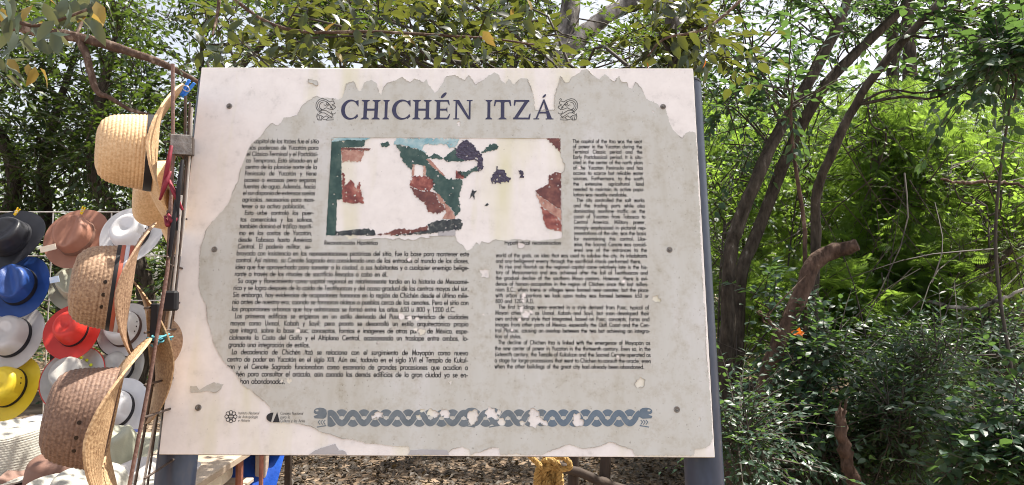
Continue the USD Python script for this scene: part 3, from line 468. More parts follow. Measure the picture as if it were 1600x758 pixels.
part('spanish_text', column(ES, 17, 222, 597, ((383, 271), (371.5, 390)), ((499, 222), (487, 385)), ((370, 397), (353.5, 585)), ((733.5, 397), (731.5, 585))), 'ink_text', sh)
part('english_text', column(EN, 21, 222, 573.5, ((895, 222), (897, 390)), ((1003, 222), (1011, 390)), ((775, 400), (773, 573)), ((1011.5, 400), (1017.5, 573))), 'ink_text', sh)
for txt, x0, x1, y in (('Reconstrucción Hipotética', 507, 591, 380.5), ('Hypothetical reconstruction', 788.5, 877, 380.5)):
    a, b = uv([(x0, y), (x1, y)]); o = []; em = (b[0] - a[0]) / width(txt); set_line(txt, a[0], a[1] - .288 * em, em, o, None, CHIPS)
    part('caption', merge(o), 'ink_text', sh)
# title, in broad serif capitals
def serifed(strokes, W, w=.2, sw=.13, sh_=.055):
    """strokes: ('s', x, y0, y1) stems with bracketed serifs, ('t', pts, width) plain strokes"""
    gs = []
    for s in strokes:
        if s[0] == 's':
            _, x, y0, y1 = s; gs.append(box(x - w / 2, y0, x + w / 2, y1))
            for y, d in ((y0, 1), (y1, -1)): gs.append(Polygon([(x - w / 2 - sw, y), (x + w / 2 + sw, y), (x + w / 2 + sw, y + d * sh_ * .6), (x + w / 2, y + d * sh_ * 2), (x - w / 2, y + d * sh_ * 2), (x - w / 2 - sw, y + d * sh_ * .6)]))
        elif s[0] == 't': gs.append(LineString(s[1]).buffer(s[2] / 2, cap_style='flat', join_style='mitre'))
        else: gs.append(clean(Polygon(s[1])))
    return unary_union(gs)
def bigC():
    o = affinity.scale(Point(.5, .5).buffer(.5, 24), 1.02, 1.04); i = affinity.translate(affinity.scale(Point(.5, .5).buffer(.5, 24), .74, .86), .07, 0)
    c = o.difference(i).difference(Polygon([(.62, .5), (1.2, .82), (1.2, .20), (.7, .3)])).difference(box(.93, -1, 2, 2))
    return unary_union([c, Polygon([(.74, .93), (.93, 1.0), (.955, .66), (.86, .74), (.78, .85)]), Polygon([(.72, .12), (.93, .22), (.95, .14), (.8, .02)])])
acute = affinity.translate(affinity.rotate(affinity.scale(Point(0, 0).buffer(.1, 8), .75, 1.9), -42), 0, 0)
LET = {'C': bigC(), 'H': serifed([('s', .2, 0, 1), ('s', .82, 0, 1), ('t', [(.2, .5), (.82, .5)], .11)], 1), 'I': serifed([('s', .2, 0, 1)], .4),
 'E': unary_union([serifed([('s', .22, 0, 1), ('t', [(.22, .5), (.7, .5)], .1), ('t', [(.22, .045), (.8, .045)], .09), ('t', [(.22, .955), (.8, .955)], .09)], .9), Polygon([(.7, .05), (.84, .05), (.9, .3), (.84, .26)]), Polygon([(.7, .95), (.82, .95), (.86, .72), (.8, .76)]), Polygon([(.64, .5), (.72, .66), (.74, .34)])]),
 'N': unary_union([serifed([('t', [(.16, 0), (.16, 1)], .09), ('t', [(.86, 0), (.86, 1)], .09)], 1), Polygon([(.04, 1), (.3, 1), (.9, .02), (.9, 0), (.78, 0), (.12, .95)]), box(.02, 0, .32, .055), box(.7, .945, 1.0, 1), box(.0, .945, .3, 1)]),
 'T': unary_union([serifed([('s', .5, 0, .97), ('t', [(.06, .95), (.94, .95)], .1)], 1), Polygon([(.04, .98), (.12, .98), (.14, .9), (.06, .68), (.0, .7)]), Polygon([(.96, .98), (.88, .98), (.86, .9), (.94, .68), (1.0, .7)])]),
 'Z': unary_union([Polygon([(.0, .02), (.22, .02), (.92, .98), (.7, .98)]), box(.06, .905, .92, 1), box(0, 0, .94, .095), Polygon([(.06, 1), (.16, .93), (.1, .7), (.03, .72)]), Polygon([(.84, 0), (.94, 0), (1.0, .3), (.93, .28), (.86, .1)])]),
 'A': unary_union([Polygon([(.5, 1.03), (.56, 1.03), (.94, .04), (.7, .04)]).union(Polygon([(.5, 1.03), (.58, 1.0), (.18, .04), (.09, .04)])), box(.28, .30, .74, .39), box(-.02, 0, .28, .055), box(.62, 0, 1.02, .055)])}
for ch, x0, x1, acx in (('C', 190, 295, 0), ('H', 305, 418, 0), ('I', 428, 470, 0), ('C', 480, 590, 0), ('H', 597, 708, 0), ('E', 720, 815, 776), ('N', 828, 940, 0), ('I', 1012, 1052, 0), ('T', 1060, 1160, 0), ('Z', 1170, 1270, 0), ('A', 1285, 1398, 1347)):
    g = LET[ch]; a = uv([(480 + x0 / 3.636, 130 + 207 / 3.636)])[0]; b = uv([(480 + x1 / 3.636, 130 + 97 / 3.636)])[0]; m0, _, m1, _ = g.bounds
    T = [(b[0] - a[0]) / (m1 - m0), 0, 0, b[1] - a[1], a[0] - m0 * (b[0] - a[0]) / (m1 - m0), a[1]]
    g = affinity.affine_transform(g, T)
    if acx:
        e = uv([(480 + acx / 3.636, 130 + (70 if ch == 'E' else 74) / 3.636)])[0]; k = (b[1] - a[1]) * (1 if ch == 'E' else .62); g = unary_union([g, affinity.translate(affinity.scale(acute, k, k, origin=(0, 0)), e[0], e[1])])
    part('title_letter', slab(g, -TS - .0004, -TS + .0006), 'ink_navy', sh)
# serpent emblems either side of the title, drawn in line
def emblem(cx, cy, sx, flip):
    f = lambda s: [(cx + (-1 if flip else 1) * (x - 50) * sx, cy + (y - 60) * sx) for x, y in s]
    L = [arc(40, 40, 36, 38, 100, 280, 12), arc(42, 42, 29, 30, 105, 275, 11), arc(44, 43, 21, 22, 110, 270, 9), [(38, 2), (60, 8), (80, 20), (100, 14), (106, 30), (92, 36), (104, 44)], [(44, 12), (64, 20), (78, 34), (64, 44), (48, 36)], circ(66, 30, 6), [(78, 34), (98, 62), (80, 60), (60, 52), (46, 60)], [(98, 62), (112, 50), (106, 40)],
         arc(100, 76, 12, 10, 200, 20, 8), [(20, 78), (34, 66), (56, 66), (76, 78), (98, 92), (90, 104)], [(14, 92), (30, 80), (50, 80), (70, 92), (88, 104)], [(12, 84), (8, 100), (14, 118), (34, 120), (46, 104), (30, 94), (12, 98)], [(20, 120), (24, 100)], [(30, 120), (36, 102)], [(48, 104), (60, 96), (74, 106), (60, 118), (44, 116)], [(76, 108), (100, 108)], [(60, 120), (100, 118)], [(92, 10), (96, 2), (104, 6)], circ(88, 50, 4), [(28, 56), (40, 62), (52, 58)]]
    return unary_union([LineString(uv(f(s))).buffer(.00072, quad_segs=2) for s in L])
for cx, fl in ((507, False), (889.5, True)): part('serpent_emblem', flat(emblem(cx, 171, .285, fl), -TS - .0003), 'ink_text', sh)
# serpent border
def border():
    x = np.linspace(512, 1000, 500); out = []
    per, yc, amp = 34.6, 653.3, 8.2
    wave = lambda s, w: clean(LineString(uv(np.stack([x, yc - s * amp * np.cos((x - 517) * 2 * np.pi / per)], 1))).buffer(w, quad_segs=3, cap_style='flat'))
    body = wave(1, .0066); gap = wave(1, .0084); moulds = []
    for k in range(30):
        xc = 517 + per * k / 2 - 0; s = 1 if k % 2 else -1
        if 515 < xc < 996: a = np.linspace(0, 2 * np.pi, 24, endpoint=False); moulds.append(clean(Polygon(uv(np.stack([xc + 10.5 * np.cos(a), yc - s * (3.5 + 10.2 * np.sin(a))], 1)))))
    strip = clean(Polygon(uv([(512, 639), (1000, 639), (1000, 668), (512, 668)])))
    g = unary_union([body.intersection(strip), unary_union(moulds).difference(gap).intersection(strip)])
    dots = unary_union([clean(Polygon(uv(np.stack([517 + per * k / 2 + 4.5 * np.cos(t), 653.3 + (1 if k % 2 else -1) * -(.5) + (-4 if k % 2 else 4) * 0 + 3 * np.sin(t)], 1)))) for k in range(1, 29) for t in [np.linspace(0, 2 * np.pi, 10, endpoint=False)]])
    heads = []
    for x0, s in ((499.5, 1), (1010, -1), (738, -1), (768, 1)):
        q = lambda X: [(x0 + s * (X_ - 699) / 4.444 * 1.0, 620 + y / 4.444) for X_, y in X]
        h = clean(Polygon(uv(q([(662, 92), (675, 82), (700, 77), (728, 80), (745, 92), (750, 115), (745, 140), (725, 152), (695, 150), (665, 148), (660, 135), (680, 128), (688, 120), (668, 118), (660, 108)])))).buffer(.0004)
        h = h.difference(clean(Polygon(uv(q([(668, 92), (690, 88), (692, 100), (676, 102)])))))
        bars = [clean(Polygon(uv(q([(680, 207), (745, 196), (746, 204), (682, 214)]))))] + [clean(Polygon(uv(q([(686 + d, 175), (700 + d, 160), (706 + d, 162), (694 + d, 176), (706 + d, 192), (700 + d, 195)])))) for d in (0, 18, 36)]
        heads += [h] + bars
    g = unary_union([g.difference(dots.buffer(-.0003)), *heads]).difference(BORDERCHIPS)
    cut = uv([(850, 653)])[0, 0]
    return g.intersection(box(-1, -1, cut, 1)), g.intersection(box(cut, -1, 1, 1)), dots.intersection(strip).difference(BORDERCHIPS)
ba, bb, dots = border()
part('serpent_border', flat(ba, -TS - .0003), 'ink_slate', sh); part('serpent_border', flat(bb, -TS - .0003), 'ink_blue', sh, label='bluer right part of the serpent border')
# institution marks, on the bare board
lg = unary_union([LineString(uv(circ(361 + 6.6 * math.cos(a), 651 + 6.6 * math.sin(a), 2.9))).buffer(.0007) for a in np.arange(8) * math.pi / 4] + [LineString(uv(circ(361, 651, 3.6))).buffer(.0007), LineString(uv([(358, 649), (364, 649)])).buffer(.0006), LineString(uv([(358, 652), (364, 652)])).buffer(.0006), clean(Polygon(uv([(359.5, 654), (362.5, 654), (361, 658)])))])
ck = unary_union([clean(Polygon(uv([(427.5, 644.8)] + [(427.5 + 11 * math.cos(a) , 652.3 + 7.6 * math.sin(a)) for a in np.linspace(math.pi / 2, 3 * math.pi / 2, 12)][::-1] + [(424, 659.8)]))).difference(clean(Polygon(uv([(432, 643), (423, 661), (426.5, 661), (436, 643)])))), clean(Polygon(uv([(426.5, 659.8), (433.5, 644), (437.5, 659.8)])))]) 
part('institute_mark', flat(lg, -.0005), 'ink_text', sign); part('council_mark', flat(ck, -TS - .0004), 'ink_text', sign)
for rows, x, ys, em in ((('Instituto Nacional', 'de Antropología', 'e Historia'), 372.5, (646.3, 652.2, 657.8), .0062), (('Consejo Nacional', 'para la', 'Cultura y las Artes'), 438.5, (646.8, 652.6, 658.4), .0066)):
    o = []
    for tx, y in zip(rows, ys):
        a = uv([(x, y)])[0]; set_line(tx, a[0], a[1] - .25 * em, em, o, None, None, .09)
    part('mark_lettering', merge(o), 'ink_text', sign)
for x, y in ((358.5, 166), (335.5, 390), (310, 637), (1036, 167), (1046, 390.5), (1057.5, 640)):
    c = uv([(x, y)])[0]; th = np.arange(20) * 2 * np.pi / 20
    def ringprof(pr):
        X = np.array([[[c[0] + r * math.cos(t), -d, c[1] + r * math.sin(t)] for t in np.append(th, 0)] for r, d in pr]); return grid_mesh(X)
    s = part('screw', ringprof([(.0001, .0042), (.0016, .0042), (.0018, .0024), (.0042, .0034), (.0044, .0030)]), 'screw_metal', sign, smooth=40)
    part('washer', ringprof([(.0040, .0022), (.0062, .0024), (.0070, .0018), (.0072, .0002)]), 'screw_metal', s, smooth=40)
# posts: round tubes behind the board, running down to the ground along the board's lean
for u_ in (-.612, .6135):
    y_ = TB + .025 + .046; zt = SH / 2 - .006
    zb = -(SO[2] + .3) / SZ[2]
    pts = np.array([[u_, y_, zb], [u_, y_, -.4], [u_, y_, .2], [u_, y_, zt - .004]])
    part('post', tube(pts, [.0445] * 4, 40), 'post_paint', sign, smooth=40)
    part('post_cap', tube(np.array([[u_, y_, zt - .003], [u_, y_, zt + .002], [u_, y_, zt + .004]]), [.0455, .0455, .043], 40), 'dark_metal', sign, smooth=40)

# ------------------------------------------------------------------ hats
def hat(name, label, pos, axis, front, crown='felt_brown', brimm=None, band='band_black', a=.098, b=.082, h=.115, w=.085, curl=.03, dip=.012, style='pinch', braid=0, group=None, bandw=.022, eye=0, edge=None, edge_mat='brass_dark', ns=None, taper=.93, crease=None, eye_at=90, brim_braid=True, drop=0.0):
    """pos: centre of the head opening; axis: towards the crown's top; front: towards the front of the brim. x local = front."""
    t = thing(name, label, 'hat', frame(pos, front, axis), group)
    nth = 240 if braid else 96; th = np.linspace(0, 2 * np.pi, nth + 1); ct, st = np.cos(th), np.sin(th)
    crease = crease if crease is not None else (.028 if style != 'round' else .008)
    def crown_pts(rf, zf, off, ripple=True):
        rf, zf = np.asarray(rf)[:, None], np.asarray(zf)[:, None]
        x = (a - off) * rf * ct; y = (b - off) * rf * st; z = (h - off) * zf + 0 * x
        top = np.clip((zf - .55) / .45, 0, 1)
        if style == 'pinch':            # long crease, pinched front
            pin = .36 * np.exp(-((ct - 1) / .55) ** 2) * top ** .7; y = y * (1 - pin)
            z = z - crease * top * np.exp(-(y / (.38 * b)) ** 2) * np.clip(1.15 - rf ** 4, 0, 1); z = z + .014 * top * np.clip(ct, 0, 1) * rf * (1 - np.exp(-(y / (.3 * b)) ** 2)) - .010 * top * np.clip(-ct, 0, 1) * rf
            dent = top * np.exp(-((np.abs(st) - .72) / .22) ** 2) * np.clip(ct, 0, 1) * np.exp(-((zf - .9) / .22) ** 2); y = y * (1 - .16 * dent)
        elif style == 'cattle':
            z = z - crease * top * np.exp(-(y / (.32 * b)) ** 2) * np.clip(1.1 - rf ** 6, 0, 1) - .6 * crease * top * np.exp(-((np.abs(y) - .62 * b) / (.2 * b)) ** 2) * (rf < .97)
        elif style == 'dome':
            z = z - crease * np.exp(-((x / a) ** 2 + (y / b) ** 2) / .25) * top
        if braid and ripple:
            coil = zf * h / .0078; rp = .0017 * (np.abs(np.sin(np.pi * coil)) ** .7) + .00035 * np.sin(th * 58 + 2.1 * np.floor(coil)) * np.abs(np.sin(np.pi * coil))
            x = x * (1 + rp / a); y = y * (1 + rp / b); z = z + rp * top
        return np.stack([x, y, z], -1)
    s = np.linspace(0, 1, 120 if braid else 34)
    if style == 'round' or style == 'dome': kr, kz = [0, .35, .62, .82, .92, .97, 1.0], [1.0, .995, .965, .87, .72, .45, 0]
    else: kr, kz = [0, .4, .72, .86, .92, .95, 1.0], [1.0, .995, .98, .93, .84, .55, 0]
    L = np.append(0, np.cumsum(np.hypot(np.diff(kr) * a, np.diff(kz) * h))); L /= L[-1]
    from scipy.interpolate import PchipInterpolator as PC
    rf, zf = PC(L, kr)(s), PC(L, kz)(s); rf = rf * (1 - (1 - taper) * np.clip(zf, 0, 1) * (rf > .3)); rf[0] = 1e-4
    o = crown_pts(rf, zf, 0); i_ = crown_pts(rf[::6] if braid else rf, zf[::6] if braid else zf, .003, False)
    i_[-1, :, 2] = 0
    part('crown', merge([grid_mesh(o), (lambda m: (m[0], m[1][:, ::-1]))(grid_mesh(i_)), grid_mesh(np.stack([o[-1], i_[-1]]))]), crown, t, smooth=50)
    nb = (26 if not braid else 90); tt = np.linspace(0, 1, nb)[:, None]
    def brim_pts(tt, off):
        r = 1 + tt * 0; ww = w * (1 - .06 * np.abs(ct) ** 3)
        x = a * ct + tt * ww * ct; y = b * st + tt * ww * st
        z = tt ** 1.6 * (curl * np.abs(st) ** 2.2 - dip * np.abs(ct) ** 1.5) - drop * tt - off
        y = y * (1 - .5 * np.clip(curl, 0, 1) * tt ** 2 * np.abs(st))
        if braid and off == 0:
            coil = tt * w / .0078; z = z + .0016 * np.abs(np.sin(np.pi * coil)) ** .7 + .00035 * np.sin(th * 70 + 2.1 * np.floor(coil)) * np.abs(np.sin(np.pi * coil))
        if braid and off > 0:
            coil = tt * w / .0078; z = z - .0010 * np.abs(np.sin(np.pi * coil)) ** .7
        return np.stack([x, y, z], -1)
    u, d = brim_pts(tt, 0), brim_pts(tt, .0032)
    part('brim', merge([grid_mesh(u), (lambda m: (m[0], m[1][:, ::-1]))(grid_mesh(d)), grid_mesh(np.stack([d[-1], u[-1]])), grid_mesh(np.stack([u[0], d[0]]))]), brimm or crown, t, smooth=50)
    def ring(z0, z1, m, nm='band', off=.0022):
        f = lambda z: np.interp(z / h, zf[::-1], rf[::-1])
        P = np.array([np.stack([(a * f(z) + e) * ct, (b * f(z) + e) * st, z + 0 * ct], -1) for z, e in ((z0, 0), (z0, off), ((z0 + z1) / 2, off + .0004), (z1, off), (z1, 0))])
        return part(nm, grid_mesh(P), m, t, smooth=50)
    if band == 'stripes':
        for k, m in enumerate(('band_orange', 'band_pale', 'band_orange', 'band_black')): ring(.004 + k * .008, .0115 + k * .008, m)
    elif band: ring(.003, .003 + bandw, band)
    if edge:
        e = u[-1] * 1.0; e[:, 2] -= .0016; part('trim', tube(e, [.003], 6, cap=False), edge_mat, t, smooth=60)
    for k in range(eye):
        an = math.radians(eye_at + (k - (eye - 1) / 2) * 17); z0 = .42 * h; f = np.interp(z0 / h, zf[::-1], rf[::-1]); q = np.array([a * f * math.cos(an), b * f * math.sin(an), z0]); nn = nrm(np.array([math.cos(an) / a, math.sin(an) / b, .15]))
        part('eyelet', tube(np.array([q - nn * .001, q + nn * .0016, q + nn * .0017]), [.0042, .0042, .0018], 12), 'brass_dark', t, smooth=40)
    return t
def tilted(deg, side=0.0): t = math.radians(deg); return np.array([side, -math.cos(t), math.sin(t)])
# hats on the wire rack nearest the sign (rack seen edge on, crowns pointing left)
GN = 'straw hats hanging on the near wire rack'
hat('straw_hat', 'pale tan palm hat with black band, uppermost beside the sign', at(242, 240, 1.74), (-.89, -.47, .04), (.05, .0, 1), 'straw_tan', None, 'band_black', 
    .089, .08, .122, .088, .022, .05, 'round', braid=1, group=GN, bandw=.018, crease=.004)
hat('straw_hat', 'tan palm hat half hidden below and behind the black banded one', at(262, 305, 2.0), (-.88, -.5, .04), (.05, 0, 1), 'straw_tan', None, None, .094, .08, .085, .07, .02, .03, 'round', group=GN)
hat('straw_hat', 'brown coarse woven hat with orange and white striped band', at(203, 452, 1.62), (-.88, -.46, .11), (.12, 0, 1), 'straw_brown', None, 'stripes', .094, .09, .112, .062, .026, .03, 'round', braid=1, group=GN, eye=3, eye_at=-97, crease=.01)
hat('straw_hat', 'big brown woven hat with golden braided brim, lowest beside the sign', at(174, 655, 1.52), (-.88, -.40, .16), (.2, .0, 1), 'straw_dark', 'straw_gold', None, .103, .096, .116, .072, .03, .04, 'round', braid=1, group=GN, eye=3, eye_at=-100, crease=.012)
hat('straw_hat', 'golden straw brim squeezed between rack wires and sign edge, upper of two', at(283, 395, 1.95), (.85, .5, .08), (.1, 0, 1), 'straw_tan', None, None, .09, .08, .1, .09, .02, .03, 'round', group=GN)
hat('straw_hat', 'brown straw brim squeezed between rack wires and sign edge, lower of two', at(238, 545, 1.75), (.85, .5, .1), (.15, 0, 1), 'straw_brown', 'straw_gold', None, .09, .08, .09, .085, .03, .03, 'round', group=GN)
# felt hats on the grid behind, crowns towards the viewer
GF = 'hats hanging on the grid behind'
def wall_hat(label, bx, by, mat_, style='pinch', Y=4.0, rx=50, tilt=24, side=.0, spin=0, **k):
    w_ = k.pop('w', .075); R = rx * Y / FPX
    f = np.array([math.sin(math.radians(spin)), 0, math.cos(math.radians(spin))])
    return hat('felt_hat', label, at(bx, by, Y), tilted(tilt, side), f, mat_, None, k.pop('band', 'band_black'), a=R - w_, b=(R - w_) * .86, h=k.pop('h', .115), w=w_, style=style, group=GF, curl=k.pop('curl', .022), dip=k.pop('dip', .004), **k)
wall_hat('black felt hat with creased crown at the left end of the top row', 19, 374, 'felt_black', rx=53, spin=-150, band='felt_black')
wall_hat('reddish brown felt hat with a paper tag under the yellow peg', 121, 372, 'felt_brown', rx=53, spin=8, band='felt_chocolate')
wall_hat('bright white felt hat under the blue peg', 207, 368, 'felt_white', 'dome', rx=52, spin=30, band='band_black', eye=2, eye_at=-60, Y=3.9)
wall_hat('royal blue felt hat below the black one', 30, 448, 'felt_blue', rx=54, spin=-20, Y=3.97)
wall_hat('small sage green felt hat with a price tag', 118, 447, 'felt_sage', rx=42, spin=165, band='felt_sage', w=.06, h=.1, Y=4.05)
wall_hat('bright red felt hat with black band', 116, 517, 'felt_red', 'dome', rx=48, spin=0, bandw=.014, Y=3.92)
wall_hat('pearl white felt hat with wide black band below the blue one', 21, 528, 'felt_pale', 'dome', rx=54, spin=0, Y=3.92)
wall_hat('cream hat with dark trim behind the brown woven hat', 196, 515, 'felt_pale', 'dome', rx=46, spin=0, band='band_brown', edge=True, eye=3, eye_at=-90, Y=4.0, w=.06)
wall_hat('bright yellow felt hat with black band', 15, 606, 'felt_yellow', 'dome', rx=53, spin=0, eye=2, eye_at=-75, Y=3.86, bandw=.015)
gh = wall_hat('grey felt hat with coloured pompoms and red edged brim', 116, 592, 'felt_grey', 'pinch', rx=54, spin=170, band=None, edge=True, edge_mat='felt_red', Y=3.88, crease=.02)
for k, an in enumerate(np.linspace(80, 262, 10)):
    q = math.radians(an); p = np.array([.113 * math.cos(q), .099 * math.sin(q), .010]); s = trimesh.creation.icosphere(1, .0085); s.apply_scale([1, 1, .8]); s.apply_translation(p)
    part('pompom', s, ('pom_orange', 'pom_orange', 'pom_yellow', 'pom_yellow', 'pom_yellow', 'pom_yellow', 'pom_yellow', 'pom_yellow', 'pom_green', 'pom_green')[k], gh, smooth=True)
wall_hat('pale grey hat peeping out under the cream one', 190, 576, 'felt_grey', 'dome', rx=40, Y=4.0, w=.06)
wall_hat('white hat brim showing above the lowest woven hat', 185, 640, 'felt_white', 'dome', rx=52, Y=3.7)
# stacked hats on the table
GT = 'hats stacked on the table'
up = (0, 0, 1)
def stack_hat(label, px, py, Y, m, R=.15, **k): return hat('stacked_hat', label, at(px, py, Y), k.pop('axis', (.03, -.12, 1)), k.pop('front', (.2, 1, 0)), m, None, k.pop('band', None), a=k.pop('a', .098), b=k.pop('b', .088), h=k.pop('h', .11), w=k.pop('w', .085), curl=k.pop('curl', .03), dip=k.pop('dip', .01), group=GT, **k)
stack_hat('white woven straw hat on top of the pile at the left edge', 8, 728, 2.4, 'straw_white', style='cattle', h=.135, a=.135, b=.12, w=.075, braid=1, axis=(.03, -.08, 1), curl=.006, dip=.004, band=None, crease=.016)
stack_hat('white straw hat second in the pile at the left edge', 8, 741, 2.4, 'straw_white', style='cattle', h=.1, a=.12, b=.11, w=.105, axis=(.05, -.08, 1), curl=.004, dip=.004)
stack_hat('beige straw hat third in the pile at the left edge', 6, 753, 2.4, 'straw_tan', style='cattle', h=.1, a=.12, b=.11, w=.11, axis=(.06, -.08, 1), curl=.004, dip=.004)
stack_hat('bluish white hat behind the white straw pile', 62, 690, 2.9, 'felt_white', style='dome', h=.1)
stack_hat('chocolate brown ribbed hat low between white pile and woven hat', 92, 752, 2.3, 'felt_chocolate', style='round', h=.085, a=.10, b=.09, w=.07)
stack_hat('white hat crown at the lower edge under the big woven hat', 140, 776, 2.1, 'straw_white', style='dome', h=.08, a=.11, b=.10, w=.08)
stack_hat('cream hat lying at the foot of the near rack beside the left post', 215, 768, 2.3, 'felt_pale', style='dome', h=.09, w=.10, axis=(-.2, -.25, 1))
stack_hat('olive beige hat lying behind the lowest woven hat', 180, 712, 2.75, 'felt_sage', style='pinch', h=.1, w=.1, axis=(-.1, -.3, 1))
# fabric under them
tt = thing('stall_table', 'low stall table with navy cloth carrying stacked hats at lower left', 'table', np.eye(4))
part('tabletop', rbox([-1.85, 2.75, .83], [1.5, 1.5, .03], .004), 'table_wood', tt)
gxx, gyy = np.meshgrid(np.linspace(-2.58, -1.72, 40), np.linspace(2.02, 3.48, 40), indexing='ij')
part('cloth', grid_mesh(np.stack([gxx, gyy, 0.857 + .006 * np.sin(gxx * 31 + gyy * 17) * np.sin(gyy * 23)], -1)), 'cloth_navy', tt, smooth=True)
for x in (-2.55, -1.15):
    for y in (2.05, 3.45): part('leg', rbox([x, y, .41], [.05, .05, .81], .004), 'table_wood', tt)

# ------------------------------------------------------------------ grid panel behind, with pegs
gp = thing('grid_panel', 'white wire grid panel carrying the felt hats', 'display rack', np.eye(4))
GY = 4.08; lean = .03
def gpt(x, z): return np.array([x, GY + lean * (z - 1.5), z])
zt = at(0, 331, GY)[2]; xs = np.arange(at(-30, 331, GY)[0], at(262, 331, GY)[0], .325); shift = at(81, 331, GY)[0]; xs = shift + .325 * np.arange(-3, 4)
for x in xs: part('bar', tube(np.array([gpt(x, .75), gpt(x, 1.3), gpt(x, zt)]), [.0038], 6), 'wire_white', gp, smooth=True)
for k in range(9): part('crossbar', tube(np.array([gpt(xs[0], zt - .245 * k) - [0, .006, 0], gpt(xs[3], zt - .245 * k) - [0, .006, 0], gpt(xs[-1], zt - .245 * k) - [0, .006, 0]]), [.0038], 6), 'wire_white', gp, smooth=True)
for x in (xs[0], xs[-1]): part('post', tube(np.array([gpt(x, 0), gpt(x, .8), gpt(x, zt + .01)]), [.012], 8), 'wire_white', gp, smooth=True)
def peg(label, px, py, Y, m, ang):
    p = thing('clothes_peg', label, 'clothes peg', frame(at(px, py, Y), (math.cos(ang), 0, math.sin(ang)), (0, -1, 0)), 'pegs holding the hats')
    for s in (-1, 1): part('jaw', rbox([0.0, s * .005, 0], [.044, .005, .009], .0015, np.array([[1, -.1 * s, 0, 0], [.1 * s, 1, 0, 0], [0, 0, 1, 0], [0, 0, 0, 1.]])), m, p)
    a = np.linspace(0, 2 * np.pi, 14); part('spring', tube(np.stack([.006 * np.cos(a), .009 * np.sin(a), 0 * a + .004], 1), [.0014], 5), 'wire_white', p)
peg('yellow clothes peg on the black hat', 26, 331, 3.98, 'pin_yellow', 1.0); peg('yellow clothes peg on the reddish brown hat', 129, 329, 3.98, 'pin_yellow', 1.2); peg('blue clothes peg on the white felt hat', 213, 325, 3.95, 'pin_blue', 1.4); peg('bright blue clothes peg at the top of the near rack', 292, 139, 1.72, 'pin_blue', 1.0)
pt = part('paper_tag', rbox([0, 0, 0], [.085, .003, .03], .001), 'paper_tag', None); UsdGeom.Xformable(pt).AddTransformOp().Set(Gf.Matrix4d(*[float(v) for v in (np.array([[.97, 0, .24, 0], [0, 1, 0, 0], [-.24, 0, .97, 0], [*at(75, 388, 3.86), 1]])).ravel()])); tag(pt, 'blank cream paper tag hanging on the reddish brown hat', 'tag')
pt = part('price_tag', rbox([0, 0, 0], [.05, .003, .032], .001), 'price_tag', None); UsdGeom.Xformable(pt).AddTransformOp().Set(Gf.Matrix4d(*[float(v) for v in (np.array([[.98, 0, .18, 0], [0, 1, 0, 0], [-.18, 0, .98, 0], [*at(85, 437, 3.84), 1]])).ravel()])); tag(pt, 'small glossy price tag on the sage green hat', 'tag')

# ------------------------------------------------------------------ near wire rack beside the sign
nr = thing('near_wire_rack', 'leaning dark wire rack with wooden beam beside the sign', 'display rack', np.eye(4))
def rk(Y, z, off=0): return np.array([-.775 - .10 * (Y - 1.6) + .115 * (z - 1.55) + off, Y, z])
part('pole', tube(np.array([at(270, 100, 1.62), at(270.5, 240, 1.62), at(262, 420, 1.6), at(233, 600, 1.57), at(196, 790, 1.53)]), [.0042], 8), 'rust_dark', nr, smooth=True)
for pts, m, r in ((((290, 150), (287, 250), (266, 430), (235, 620), (205, 790)), 'wire_dark', .0032), (((297, 160), (292, 240), (278, 420), (250, 620), (226, 790)), 'wire_dark', .0026), (((283, 305), (276, 400), (262, 520), (245, 640), (220, 780)), 'wire_white', .003), (((300, 168), (297, 230), (289, 330), (281, 400)), 'wire_white', .0028)):
    part('bar', tube(curve([at(*p, 1.66 + .02 * i) for i, p in enumerate(pts)], 12), [r], 6), m, nr, smooth=True)
for y0, y1 in ((402, 424), (482, 470), (602, 583), (652, 628), (748, 700), (520, 512), (330, 344)):
    part('crossbar', tube(np.array([at(226 if y0 > 450 else 262, y0, 1.58), at(262, (y0 + y1) / 2, 1.68), at(300, y1, 1.8)]), [.0026], 6), 'wire_dark', nr, smooth=True)
b0, b1 = at(283, 226, 1.62), at(298, 236, 2.3); Mb = frame(b0, (1, .3, 0), b1 - b0); Lb = np.linalg.norm(b1 - b0)
part('beam', rbox(b0 + (b1 - b0) / 2, [.046, .046, Lb], .003, Mb), 'wood_dark', nr)
part('beam_end', rbox(b0 - (b1 - b0) / Lb * .001, [.043, .043, .004], .002, Mb), 'wood_end', nr)
part('nail', tube(np.array([at(272, 222, 1.62), at(266, 222, 1.62), at(255, 221, 1.62)]), [.0022], 6), 'dark_metal', nr)
for a, b, c in (((268, 228), (262, 260), (252, 305)), ((266, 268), (258, 290), (250, 312)), ((264, 282), (272, 302), (285, 328)), ((262, 335), (270, 346), (279, 336)), ((268, 340), (262, 352), (258, 338)), ((285, 250), (279, 300), (276, 360)), ((277, 300), (270, 360), (262, 420))):
    part('ribbon', tube(curve([at(*a, 1.60), at(*b, 1.59), at(*c, 1.61)], 10), [.004, .0055, .003], 5), 'ribbon' if a[1] < 341 and a[0] < 270 else 'strap_black', nr, smooth=True)
part('strap', rbox(at(242, 505, 1.60), [.018, .010, .085], .005), 'strap_black', nr); part('strap', rbox(at(266, 470, 1.66), [.034, .02, .045], .008), 'strap_black', nr)
for k in range(7):
    q = np.random.default_rng(k); pts = [at(236 + q.uniform(-8, 8), 532 + q.uniform(-8, 8), 1.58), at(248 + q.uniform(-8, 8), 536 + q.uniform(-12, 6), 1.6), at(262 + q.uniform(-6, 8), 524 + q.uniform(-8, 8), 1.66)]
    part('twine', tube(curve(pts, 8), [.0022], 5), 'twine_teal', nr, smooth=True)

